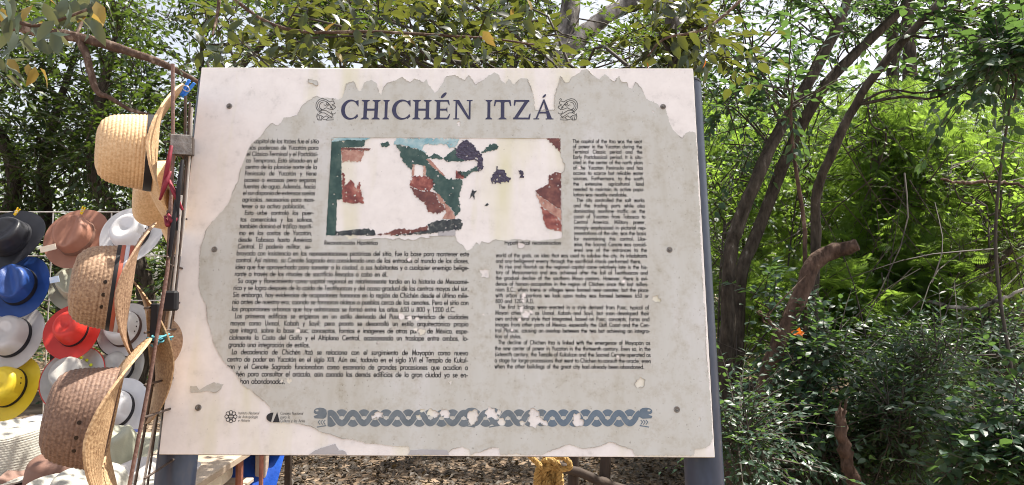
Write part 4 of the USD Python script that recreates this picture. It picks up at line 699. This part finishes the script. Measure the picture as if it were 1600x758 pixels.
# ------------------------------------------------------------------ things below the sign
for lab, px, Y, r, zt_ in (('dark rust stake behind the sign beside the left post', 373, 3.1, .016, 1.0), ('thin rust red stake between the blue tarp and the leaf litter', 407, 3.0, .009, 1.0)):
    s = thing('iron_stake', lab, 'stake', np.eye(4)); b = at(px, 735, Y)
    part('shaft', tube(np.array([[b[0], b[1], -.1], [b[0] + .002, b[1], .6], [b[0] + .004, b[1], zt_]]), [r], 8), 'rust', s, smooth=40)
    part('tip', tube(np.array([[b[0] + .004, b[1], zt_], [b[0] + .004, b[1], zt_ + .02]]), [r * .9, r * .3], 8), 'dark_metal', s)
tb = thing('tarp_table', 'bench draped with a bright blue tarp behind the left post', 'tarp', np.eye(4))
c = at(385, 730, 3.4); gxx, gyy = np.meshgrid(np.linspace(-.24, .14, 30), np.linspace(0, 1, 24), indexing='ij')
zz = c[2] + .10 - np.where(gyy > .4, (gyy - .4) * .42, 0) + .015 * np.sin(gxx * 40) * gyy + .02 * np.sin(gxx * 17 + 1); yy = c[1] + .35 - gyy * .42 + .03 * np.sin(gxx * 33) * gyy
part('tarp', grid_mesh(np.stack([c[0] + gxx, yy, zz], -1)), 'tarp_blue', tb, smooth=True)
part('benchtop', rbox([c[0] - .05, c[1] + .25, c[2] + .06], [.36, .34, .02], .003), 'table_wood', tb)
for x in (-.2, .1):
    part('leg', rbox([c[0] + x, c[1] + .3, (c[2] + .05) / 2], [.03, .03, c[2] + .05], .003), 'wood_dark', tb)
c = at(287, 740, 3.05); s = trimesh.creation.icosphere(4); v = np.array(s.vertices); v = np.sign(v) * np.abs(v) ** .55 * [.17, .14, .055]
v += (meshkit.noise(v * 16)[:, None] - .5) * .025
sk = part('cloth_sack', (v + c + [0, 0, -.01], np.array(s.faces)), 'sack_cloth', None, smooth=True); tag(sk, 'cream cloth sack lying beside the left post', 'sack')
sb = thing('sack_crate', 'low wooden crate under the cream sack', 'crate', np.eye(4))
for k in range(4): part('slat', rbox([c[0], c[1] - .15 + .1 * k, c[2] - .075], [.44, .085, .018], .003), 'table_wood', sb)
for x in (-.2, .2):
    for y in (-.15, .15): part('leg', rbox([c[0] + x, c[1] + y, (c[2] - .085) / 2], [.03, .03, c[2] - .085], .003), 'wood_dark', sb)
# wooden barrier
wb = thing('wooden_barrier', 'low dark timber barrier on the leaf litter below the sign', 'barrier', np.eye(4))
Yb = 3.4
for a, b, r in (((948, 690), (940, 775), .026), ((896, 700), (893, 790), .024)): part('post', tube(curve([at(*a, Yb), (at(*a, Yb) + at(*b, Yb)) / 2 + [.004, 0, 0], np.append(at(*b, Yb)[:2], 0)], 10), [r], 8, .06), 'wood_dark', wb, smooth=True)
part('rail', tube(curve([at(872, 728, Yb - .04), at(910, 740, Yb - .05), at(948, 756, Yb - .045), at(985, 768, Yb - .05)], 12), [.022], 8, .08), 'wood_dark', wb, smooth=True)
part('rail', tube(curve([at(872, 690, Yb + .06), at(960, 692, Yb + .06), at(1060, 700, Yb + .06)], 12), [.02], 8, .08), 'wood_dark', wb, smooth=True)
# coiled rope hanging over the barrier
ro = thing('rope_coil', 'frayed yellow rope coil hanging below the sign', 'rope', np.eye(4)); rr = np.random.default_rng(3); pts = []
Yr = 2.0
for k in range(7):
    cx = 856 + rr.uniform(-10, 10); wd = rr.uniform(8, 17); top = 716 + rr.uniform(-6, 10); bot = 800 + rr.uniform(-20, 20)
    for t_ in np.linspace(0, 2 * np.pi, 9)[:-1]:
        pts.append(at(cx + wd * math.sin(t_), (top + bot) / 2 - (bot - top) / 2 * math.cos(t_) , Yr + .012 * math.sin(t_ * 2 + k) + .012 * rr.standard_normal()))
def strands(c, r):
    out = []
    t = nrm(np.gradient(c, axis=0)); a = nrm(np.cross(t, [.3, 1, .2])); b = np.cross(t, a); s = np.append(0, np.cumsum(np.linalg.norm(np.diff(c, axis=0), axis=1))) * 160
    return [tube(c + r * .55 * (np.cos(s + q)[:, None] * a + np.sin(s + q)[:, None] * b), [r * .62], 6, cap=True) for q in (0, 2.094, 4.189)]
for s in strands(curve(pts, 700), .0075): part('strand', s, 'rope_yellow', ro, smooth=True)
for pp in (((822, 706), (838, 722), (851, 733), (860, 724)), ((862, 712), (884, 717), (891, 729), (880, 733), (862, 730)), ((846, 735), (862, 730), (874, 731), (872, 760))):
    for s in strands(curve([at(x, y, Yr - .02) for x, y in pp], 90), .007): part('loop_strand', s, 'rope_yellow', ro, smooth=True)
part('hook', tube(curve([at(858, 690, Yr), at(858, 708, Yr), at(855, 722, Yr)], 8), [.006], 6), 'dark_metal', ro)

# ------------------------------------------------------------------ trees and undergrowth
def cl(*a): return [(at(x, y, Y), r) for x, y, Y, r in a]
def W(*a): return [at(*p) for p in a]
def base(px, Y): p = at(px, 440, Y); return np.array([p[0], Y, -.15])
# grey old tree behind the sign
tree('grey_tree', 'old grey barked tree forking above the top edge of the sign', [
    ([base(850, 7), *W((855, 500, 7), (850, 250, 7), (868, 110, 7), (885, 60, 7), (893, -10, 7.1), (900, -160, 7.3))], [.22, .18, .15, .13, .12, .09, .05]),
    ([*W((862, 110, 7), (905, 60, 6.9), (955, 20, 6.8), (1000, 2, 6.8), (1060, -40, 6.8))], [.10, .085, .075, .07, .05]),
    ([*W((1000, 2, 6.8), (1035, 12, 6.7), (1062, 40, 6.6), (1085, 75, 6.6))], [.065, .05, .035, .015]), ([*W((905, 62, 6.9), (912, 95, 6.9), (903, 130, 6.9))], [.03, .025, .02])],
    cl((1010, 70, 6.9, .45), (1060, -30, 6.8, .6), (960, -60, 7, .5), (820, -50, 7.2, .6), (1100, 60, 6.7, .4), (770, 20, 7.6, .45), (700, -20, 7.6, .6), (1010, 62, 7.4, .25)), 'leaf_forest', OVATE, .07, 21, 'bark_grey', 26, 11, .45)
# overhanging tree: broad leathery leaves above the sign
oh = [(420, 88), (470, 60), (520, 92), (540, 30), (600, 60), (625, 95), (660, 20), (690, 75), (720, 40), (740, 90), (780, 25), (790, 75), (835, 98), (1030, 50), (1050, 88), (1090, 30), (1075, 80), (575, 5), (440, 20), (690, -10), (770, -15), (340, 30), (385, 65), (1060, 0), (1110, 70), (330, 75), (810, 60), (500, 10)]
rg = np.random.default_rng(31)
tree('overhanging_tree', 'leaning tree hidden by the right post, broad olive and yellow leaves over the sign top', [
    ([np.array([.70, 2.6, -.1]), *W((1098, 700, 2.6), (1088, 450, 2.62), (1068, 240, 2.7), (1054, 112, 2.8), (1042, 0, 2.95), (1000, -110, 3.0))], [.036, .034, .032, .03, .026, .022, .015]),
    (W((1020, -60, 3.0), (860, -70, 3.05), (700, -45, 3.1), (560, -60, 3.1), (400, -30, 3.2)), [.02, .018, .015, .012, .008]),
    (W((1052, 100, 2.8), (1075, 80, 2.85), (1105, 50, 2.9)), [.012, .011, .006])],
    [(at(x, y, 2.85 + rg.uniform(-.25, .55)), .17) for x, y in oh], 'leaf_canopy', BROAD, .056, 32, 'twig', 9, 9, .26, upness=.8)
rg = np.random.default_rng(37); cs = []
while len(cs) < 34:
    x, y = rg.uniform(300, 1130), rg.uniform(-40, 108)
    if math.hypot(x - 395, y - 30) > 55 and not (845 < x < 1000 and y > -30): cs.append((at(x, y, rg.uniform(4.0, 5.4)), rg.uniform(.2, .32)))
tree('small_leaved_tree', 'slim tree hidden behind the left post, small dark leaves filling the canopy over the sign', [([base(262, 4.6), *W((268, 600, 4.6), (285, 320, 4.6), (345, 150, 4.6), (450, 40, 4.6), (640, -20, 4.7), (900, -60, 4.8))], [.035, .033, .03, .026, .022, .016, .01])], cs, 'leaf_forest', OVATE, .055, 38, 'twig', 20, 11, .3)
# left: branch with flaky bark reaching in from a tree out of frame
tree('flaky_branch_tree', 'tree reaching in from the left with a flaky brown forked branch', [
    ([np.array([-4.6, 4.2, -.1]), np.array([-4.4, 4.2, 1.6]), at(-250, -60, 4.0), at(-60, 10, 3.6), at(55, 48, 3.5), at(120, 58, 3.5), at(200, 80, 3.5), at(260, 102, 3.5), at(312, 130, 3.5)], [.13, .10, .06, .04, .028, .026, .02, .016, .01]),
    (W((122, 58, 3.5), (136, 90, 3.48), (150, 140, 3.45), (170, 152, 3.45), (205, 172, 3.45), (232, 178, 3.45)), [.018, .018, .015, .011, .009, .005])],
    cl((60, -70, 3.9, .3), (200, -60, 3.9, .3), (-60, 60, 3.9, .4), (-100, -60, 4, .5)), 'leaf_forest', OVATE, .07, 33, 'bark_flaky', 18, 11, .35)
# large single leaves of the spray at the upper left corner, and of the sprays over the sign
def leafy_branch(name, label, stem, leaves, leafmat_=None, seed=1):
    r = np.random.default_rng(seed); t = thing(name, label, 'branch', np.eye(4))
    c = curve(stem, 30); part('stem', tube(c, [.007, .003], 6), 'bark_flaky', t, smooth=True)
    for px, py, Y, L, ang, m in leaves:
        p = at(px, py, Y); d = np.array([math.cos(ang), r.uniform(-.35, .2), math.sin(ang)]); s = leaf_template(r.uniform(.4, .56), .25, r.uniform(.1, .5))
        Nn = nrm(np.array([r.normal(0, .55), -.32 + r.normal(0, .5), .75 + r.normal(0, .35)]))
        m_ = place(s, p[None], d[None], Nn[None], np.array([L])); part('leaf', m_, m, t, smooth=True)
    return t
r = np.random.default_rng(41); LV = []
for k in range(74):
    x, y = r.uniform(-20, 150), 0
    y = r.uniform(-15, 120) if x < 40 else r.uniform(-15, 70) * (1.0 if x < 90 else .6)
    LV.append((x, y, 1.75 + r.uniform(-.12, .25), r.uniform(.036, .066), r.choice([-1, 1]) * r.uniform(.1, 1.2) if r.random() < .5 else -r.uniform(.3, 2.4), 'leaf_yellow' if r.random() < .09 else 'leaf_grey'))
LV += [(62, 106, 1.72, .055, -1.9 + 1.0, 'leaf_yellow'), (55, 104, 1.72, .05, -1.7, 'leaf_yellow'), (44, 100, 1.72, .03, -1.5, 'leaf_yellow'), (12, 92, 1.72, .04, -.8, 'leaf_yellow'), (10, 118, 1.7, .06, -.6, 'leaf_grey'), (150, 2, 1.75, .06, -1.2, 'leaf_yellow')]
leafy_branch('leafy_branch', 'near branch of large grey green leaves with yellow tips, upper left corner', W((-80, 20, 1.8), (0, 25, 1.8), (60, 40, 1.78), (150, 10, 1.8)), LV, seed=42)
LV = []
for k in range(295):
    x = r.uniform(330, 838); y = r.uniform(-20, 104); LV.append((x, y, 2.35 + r.uniform(-.25, .35), r.uniform(.03, .06), r.uniform(-2.9, -.2) if r.random() < .6 else r.uniform(-.3, 3.2), 'leaf_yellow' if r.random() < .03 else 'leaf_canopy'))
leafy_branch('leafy_branch', 'near branch of broad olive leaves over the left half of the sign top', W((300, -60, 2.5), (430, 40, 2.45), (600, 50, 2.4), (760, 60, 2.4), (835, 70, 2.4)), LV, seed=43)
LV = []
for k in range(110):
    x = r.uniform(1012, 1130); y = r.uniform(-10, 104); LV.append((x, y, 2.5 + r.uniform(-.2, .3), r.uniform(.035, .068), r.uniform(-3.2, .1), 'leaf_canopy'))
LV += [(1102, 92, 2.3, .03, -1.5, 'orange_leaf'), (1010, 97, 2.3, .025, -1, 'orange_leaf')]
leafy_branch('leafy_branch', 'near branch of broad leaves with orange ones over the right corner of the sign', W((1200, -40, 2.6), (1110, 40, 2.55), (1040, 60, 2.5), (1012, 88, 2.5)), LV, seed=44)
LV = [(330 + 26 * math.cos(k * 2.1), 62 + 18 * math.sin(k * 1.7), 2.2, .06, -2.6 + k * .55, 'leaf_canopy') for k in range(9)]
leafy_branch('leafy_branch', 'small pale leaf tuft above the upper left corner of the sign', W((345, -30, 2.3), (340, 20, 2.25), (332, 55, 2.2)), LV, seed=45)

# right: the leaning stems
def stem(name, label, pts, rad, clumps, seed, bark='bark', T=OVATE, leaf='leaf_dark', size=.075, per=20): return tree(name, label, [(pts, rad)], clumps, leaf, T, size, seed, bark, per, 11, .42, sides=12)
stem('leaning_tree', 'dark slanting tree, first stem right of the sign', [base(1120, 4.6), *W((1130, 709, 4.6), (1130, 604, 4.6), (1137, 505, 4.6), (1141, 400, 4.6), (1150, 360, 4.65), (1178, 290, 4.65), (1212, 215, 4.7), (1262, 130, 4.75), (1305, 50, 4.8), (1330, -20, 4.85), (1350, -120, 4.9))], [.054, .05, .047, .045, .043, .042, .041, .04, .036, .033, .028, .022],
     cl((1130, 60, 5, .35), (1170, 110, 5.2, .35), (1220, 20, 5, .4), (1180, 190, 5.4, .3), (1130, 160, 5.2, .3), (1250, -40, 4.8, .4), (1150, 260, 5.6, .3), (1120, 10, 5, .35)), 51, per=21)
stem('leaning_tree', 'dark slanting tree, second stem, right of and behind the first', [base(1160, 5.2), *W((1150, 640, 5.2), (1154, 500, 5.2), (1160, 420, 5.2), (1180, 371, 5.2), (1230, 243, 5.2), (1275, 155, 5.1), (1305, 115, 5.1), (1361, 60, 5.1), (1415, 8, 5.1), (1470, -60, 5.1))], [.048, .046, .044, .043, .042, .041, .04, .037, .033, .029, .023],
     cl((1300, 40, 5.3, .35), (1350, 0, 5.2, .35), (1400, 30, 5.3, .3), (1230, 130, 5.6, .3), (1430, -50, 5, .4)), 52, per=21)
stem('leaning_tree', 'slender grey stem curving up to the right across the bright leaves', [base(1262, 4.3), *W((1268, 640, 4.3), (1271, 480, 4.3), (1275, 371, 4.3), (1277, 300, 4.25), (1300, 238, 4.2), (1330, 175, 4.2), (1361, 125, 4.15), (1406, 70, 4.1), (1465, 8, 4.0), (1530, -70, 4))], [.03, .029, .029, .028, .027, .026, .025, .024, .023, .021, .018],
     cl((1500, 40, 4, .28), (1560, 70, 3.9, .3), (1590, 10, 3.9, .33), (1530, 130, 3.9, .24), (1470, -20, 4, .33), (1595, 130, 3.8, .28)), 53, T=BROAD, size=.07, per=7)
stem('broken_tree', 'reddish bent tree ending in a broken stub', [base(1120, 3.9), *W((1145, 719, 3.9), (1180, 659, 3.9), (1205, 574, 3.9), (1220, 525, 3.9), (1235, 497, 3.9), (1254, 452, 3.9), (1272, 412, 3.9), (1299, 394, 3.88), (1322, 388, 3.85), (1340, 382, 3.82))], [.06, .056, .05, .046, .044, .043, .042, .043, .042, .037, .03],
     cl((1235, 545, 4.1, .2), (1180, 470, 4.2, .18)), 54, 'bark_red', per=8)
stem('slender_sapling', 'thin crooked sapling stem left of the slender grey stem', [base(1250, 4.0), *W((1258, 420, 4), (1256, 350, 4), (1243, 260, 4), (1236, 190, 4), (1238, 140, 4))], [.012, .011, .011, .010, .008, .004], cl((1240, 130, 4, .16), (1225, 170, 4.1, .14)), 55, 'bark_red', per=10)
for lab, x0, x1, Y, sd in (('dark upright trunk deep in the thicket, left one of the pair', 1412, 1402, 7.0, 61), ('dark upright trunk deep in the thicket, right one of the pair', 1436, 1428, 6.6, 62)):
    stem('thicket_tree', lab, [base(x0, Y), *W((x0, 590, Y), (x0 + 4, 480, Y), (x1, 330, Y), (x1 - 6, 150, Y), (x1 - 10, -40, Y))], [.10, .09, .08, .07, .06, .05], cl((x1 - 60, 30, Y, .4), (x1 + 60, -30, Y, .4)), sd, per=12)
def deadwood(label, pts, rad, name='dead_branch', bark='bark_grey', seed=0):
    t = thing(name, label, 'branch', np.eye(4)); c = curve(W(*pts), 30); c[1:-1] += np.random.default_rng(seed).normal(0, .006, (28, 3))
    part('limb', tube(c, rad, 8, .07), bark, t, smooth=True); i = len(c) // 2
    part('twig', tube(curve([c[i], c[i] + [.06, -.02, .08], c[i] + [.2, -.03, .22]], 8), [rad[0] * .35, .003], 5), bark, t, smooth=True)
deadwood('long dead branch slanting up to the right edge', ((1425, 475, 5.4), (1480, 440, 5.3), (1540, 412, 5.2), (1620, 375, 5.1)), [.045, .035, .03, .022], bark='bark')
deadwood('pale thin dead branch below the slanting one at the right edge', ((1440, 470, 5), (1520, 482, 4.9), (1560, 470, 4.8), (1620, 445, 4.7)), [.012, .014, .012, .009])
deadwood('grey log lying across the slope at the right edge', ((1440, 590, 6), (1480, 545, 6), (1540, 510, 6), (1630, 490, 6)), [.09, .085, .08, .07], 'fallen_log', 'bark')
deadwood('sunlit horizontal branch in front of the bright leaves at right', ((1470, 280, 4.6), (1510, 286, 4.6), (1560, 285, 4.6), (1610, 294, 4.5)), [.007, .011, .010, .007], bark='bark_flaky')
deadwood('pale fallen branch lying at the foot of the broken tree', ((1130, 672, 4.2), (1180, 678, 4.2), (1230, 684, 4.2)), [.02, .018, .014])
deadwood('bare crooked twig reaching left of the broken tree', ((1218, 520, 3.8), (1205, 505, 3.8), (1190, 492, 3.8), (1186, 488, 3.8)), [.010, .009, .007, .005], bark='bark_flaky')
st = thing('broken_stump', 'flaking reddish broken stump in the undergrowth at lower right', 'stump', np.eye(4)); c = curve(W((1338, 790, 3.2), (1328, 730, 3.2), (1318, 690, 3.2), (1314, 650, 3.2), (1313, 640, 3.2)), 20)
rs = np.random.default_rng(77); c[1:, :2] += rs.normal(0, .006, (19, 2))
part('trunk', tube(c, np.linspace(.034, .015, 20) * rs.uniform(.85, 1.15, 20), 12, .16, rs), 'bark_red', st, smooth=True)
for k in range(9):
    q = c[rs.integers(3, 20)] + rs.normal(0, .012, 3) * [1, 1, 0]; part('splinter', tube(np.array([q - [0, 0, .03], q + [rs.normal(0, .012), -.012, .02 + .05 * rs.random()]]), [.006, .001], 4), 'bark_red', st)
ol = place(leaf_template(.75, .3, .2), np.array([at(1246, 522, 3.7)] * 4), nrm(np.array([[1, -.3, .3], [-1, -.2, .4], [.2, -.5, 1], [.5, -.3, -.5]])), np.array([[0, -1, .4]] * 4), np.full(4, .035)); tag(part('orange_blossom', ol, 'orange_leaf'), 'orange blossom by the bend of the broken tree', 'flower')

# shrubs, each its own
def shrub(name, label, clumps, leaf, T, size, seed, foot, per=26, k=11, sl=.4, upness=.8, droop=.2, group=None):
    r = np.random.default_rng(seed); foot = np.array(foot, float); cs = np.array([c for c, _ in clumps]); mid = cs.mean(0)
    return tree(name, label, [([foot, foot * .7 + mid * .3 + r.normal(0, .10, 3), foot * .35 + mid * .65 + r.normal(0, .12, 3), mid], [.012, .010, .008, .005])], clumps, leaf, T, size, seed, 'twig', per, k, sl, cat='shrub', upness=upness, droop=droop, group=group, sides=6)
def rnd(seed, n, x0, x1, y0, y1, Y0, Y1, r0, r1):
    q = np.random.default_rng(seed); return [(at(q.uniform(x0, x1), q.uniform(y0, y1), q.uniform(Y0, Y1)), q.uniform(r0, r1)) for _ in range(n)]
for i, (lab, x0, x1, y0, y1, Y0, Y1, n) in enumerate((
    ('feathery bright green shrub just right of the blue post', 1110, 1180, 150, 400, 6.2, 7.4, 12), ('feathery bright green shrub behind the slender grey stem', 1190, 1300, 180, 420, 6.5, 8, 16), ('feathery bright green shrub filling the sunlit gap right of the stems', 1300, 1400, 160, 430, 5.4, 7.4, 20),
    ('feathery bright green shrub behind the dead branches', 1390, 1490, 170, 430, 5.4, 7.4, 20), ('feathery bright green shrub at the right edge of the picture', 1490, 1610, 190, 430, 5.2, 7.0, 20), ('feathery green shrub around the foot of the leaning stems', 1120, 1230, 400, 540, 5.6, 6.8, 10))):
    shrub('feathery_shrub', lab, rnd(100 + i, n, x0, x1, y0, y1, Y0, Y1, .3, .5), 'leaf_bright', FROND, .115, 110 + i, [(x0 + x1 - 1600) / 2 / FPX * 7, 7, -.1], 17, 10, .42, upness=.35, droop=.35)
for i, (lab, x0, x1, y0, y1, Y0, Y1, n, leaf, T, sz) in enumerate((
    ('dark green leafy shrub at the foot of the right post', 1140, 1180, 660, 780, 2.9, 3.4, 7, 'leaf_dark', OVATE, .036), ('dark green vine mound under the broken tree', 1230, 1300, 500, 760, 3.6, 4.3, 16, 'leaf_dark', BROAD, .044), ('glossy small leaved bush right of the stump', 1340, 1430, 560, 740, 3.4, 4.2, 16, 'leaf_dark', NARROW, .052),
    ('broad leaved plant in the lower right corner', 1500, 1620, 620, 780, 2.8, 3.4, 10, 'leaf_dark', BROAD, .05), ('narrow leaved bush between stump and corner plant', 1400, 1500, 520, 760, 3.6, 4.4, 16, 'leaf_dark', NARROW, .056), ('dark bush below the fallen log at the right edge', 1500, 1620, 510, 620, 4.2, 5.2, 12, 'leaf_dark', OVATE, .048),
    ('green bush behind the broken tree and its orange blossom', 1260, 1370, 430, 560, 4.8, 5.8, 12, 'leaf_bright', FROND, .095), ('ferny bush filling the gap under the thicket trunks', 1370, 1490, 420, 540, 5.0, 6.0, 13, 'leaf_bright', FROND, .095), ('low bush against the leaf litter right of the post', 1120, 1200, 540, 680, 5.0, 6.0, 10, 'leaf_dark', OVATE, .042),
    ('hanging leafy creeper in the upper right corner', 1510, 1620, 10, 120, 3.4, 4.2, 3, 'leaf_dark', BROAD, .065))):
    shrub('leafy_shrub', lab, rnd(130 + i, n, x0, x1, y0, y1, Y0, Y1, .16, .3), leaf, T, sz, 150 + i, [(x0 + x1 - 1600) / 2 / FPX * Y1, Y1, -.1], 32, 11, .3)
for i, (lab, x0, x1, y0, y1, Y0, Y1, n, leaf) in enumerate((
    ('sapling with fresh small leaves close beside the blue post', 1105, 1165, 180, 430, 5.4, 6.2, 8, 'leaf_bright'), ('sapling with small bright leaves between the second stem and the slender grey stem', 1195, 1290, 140, 400, 5.4, 6.0, 7, 'leaf_bright'),
    ('sapling with fresh small leaves in front of the sunlit gap', 1300, 1420, 120, 400, 5.0, 5.8, 8, 'leaf_bright'), ('sapling with small bright leaves before the ferny shrub at the right edge', 1430, 1600, 140, 400, 4.6, 5.4, 8, 'leaf_bright'))):
    shrub('leafy_sapling', lab, rnd(180 + i, n, x0, x1, y0, y1, Y0, Y1, .22, .34), leaf, OVATE, .055, 190 + i, [(x0 + x1 - 1600) / 2 / FPX * Y1, Y1, -.1], 10, 10, .42)
# dry brush
def sticks(n, seed, x0, x1, y0, y1, Y0, Y1, L0, L1, r=.004, flat_=.35):
    q = np.random.default_rng(seed); ms = []
    for k in range(n):
        p = at(q.uniform(x0, x1), q.uniform(y0, y1), q.uniform(Y0, Y1)); d = nrm(q.standard_normal(3) * [1, .7, flat_]); L = q.uniform(L0, L1); c = curve([p - d * L / 2, p + q.normal(0, .05 * L, 3), p + d * L / 2], 6); ms.append(tube(c, [r, r * .4], 4))
    return merge(ms)
tag(part('dry_twigs', sticks(260, 171, 1150, 1290, 690, 790, 3.6, 4.4, .12, .4, .003), 'dry_stick'), 'heap of dry straw coloured twigs at the foot of the broken tree', 'dry twigs', None, 'stuff')
tag(part('thicket_twigs', merge([sticks(90, 172, 1120, 1300, 560, 700, 4.3, 5.4, .3, .9, .005, .8), sticks(110, 173, 1300, 1620, 330, 720, 4.0, 6.2, .3, 1.2, .005, .8), sticks(60, 174, 1120, 1600, 120, 420, 5, 6.5, .25, .8, .005, .9)]), 'dry_stick'), 'tangle of thin grey dead twigs through the thicket', 'dead twigs', None, 'stuff')
# trees closing the view behind
rq = np.random.default_rng(71)
BT = (('tree with dark crown at the far left edge behind the black hat', -30, 9.5, 150), ('slim trunked tree rising behind the reddish brown hat', 95, 10.5, 170), ('tree with dense crown behind the uppermost straw hat', 205, 9.2, 160), ('tree closing the gap above the left corner of the sign', 330, 10.8, 120), ('tree rising behind the left half of the sign', 470, 11.5, 60), ('tree rising behind the middle of the sign', 640, 12, 60),
      ('tree rising behind the sign left of the old grey tree', 760, 10.5, 70), ('tree rising behind the sign right of the old grey tree', 1010, 12.5, 40), ('tree showing beside the top of the blue post', 1120, 11, 90), ('tall tree behind the leaning stems', 1230, 11.5, 60), ('tall tree behind the sunlit gap at right', 1350, 12.5, 80), ('tree crown over the thicket trunks', 1460, 10.5, 60), ('tall tree at the right edge behind the thicket', 1590, 9.5, 90))
for i, (lab, px, Y, yc) in enumerate(BT):
    q = np.random.default_rng(200 + i); b = base(px, Y); cs = []
    dense = 36 if px < 420 else 20
    for _ in range(dense): cs.append((at(px + q.normal(0, 85), yc + q.uniform(-190, 260 if px < 420 or px > 1100 else 130), Y + q.uniform(-1.2, 1.2)), q.uniform(.45, .8)))
    gaps = ((385, 35, 60), (930, 75, 55), (960, 30, 50), (1130, 60, 45), (1210, 110, 50), (1290, 90, 40), (1380, 60, 40), (560, 90, 30), (660, 15, 30), (290, 60, 18), (150, 100, 14))
    def seen(c):
        d_ = np.asarray(c) - EYE; return 800 + FPX * (d_ @ RIGHT) / (d_ @ FWD), 379 - FPX * (d_ @ UP) / (d_ @ FWD)
    cs = [(c, r_) for c, r_ in cs if all(math.hypot(seen(c)[0] - gx_, seen(c)[1] - gy_) > gr_ + r_ * 45 for gx_, gy_, gr_ in gaps)]
    tree('forest_tree', lab, [([b, b + [q.normal(0, .1), 0, 1.6], b + [q.normal(0, .25), 0, 3.2], b + [q.normal(0, .5), 0, 5.2]], [.13, .11, .09, .03])], cs, 'leaf_forest', OVATE, .10, 300 + i, 'bark', 24, 12, .55, sides=8)
# the rest of the wood, too deep to tell apart
q = np.random.default_rng(90); ms, n = [], 5200
for Yc, zmax, nn in ((14.5, 5.2, 4600), (19, 6.4, 5200), (26, 8.2, 6200)):
    O = np.stack([q.uniform(-Yc * 1.25, Yc * 1.25, nn), Yc + q.normal(0, 1.3, nn), zmax * q.random(nn) ** 1.35], -1); keep = meshkit.noise(np.stack([O[:, 0] * .55, O[:, 2] * .6, O[:, 1] * .2], -1), 4) > .16 + .48 * (O[:, 2] / zmax); O = O[keep]
    l, t_ = sprays(O, unit(len(O), q) * [1, 1, .5], q.uniform(.6, 1.1, len(O)), 10, OVATE, .13 * Yc / 12, q); ms.append(l)
tag(part('distant_wood', merge(ms), 'leaf_forest'), 'deep shaded wood closing the view behind the trees', 'wood', None, 'stuff')
q = np.random.default_rng(91); nn = 2600
O = np.stack([q.uniform(-13, 13, nn), q.uniform(9.0, 13.5, nn), .05 + 1.2 * q.random(nn) ** 1.3], -1); l, t_ = sprays(O, unit(nn, q) * [1, 1, .3] + [0, 0, .5], q.uniform(.25, .5, nn), 9, OVATE, .07, q)
tag(part('ground_cover', l, 'leaf_dark'), 'low green ground cover under the wood', 'ground cover', None, 'stuff')
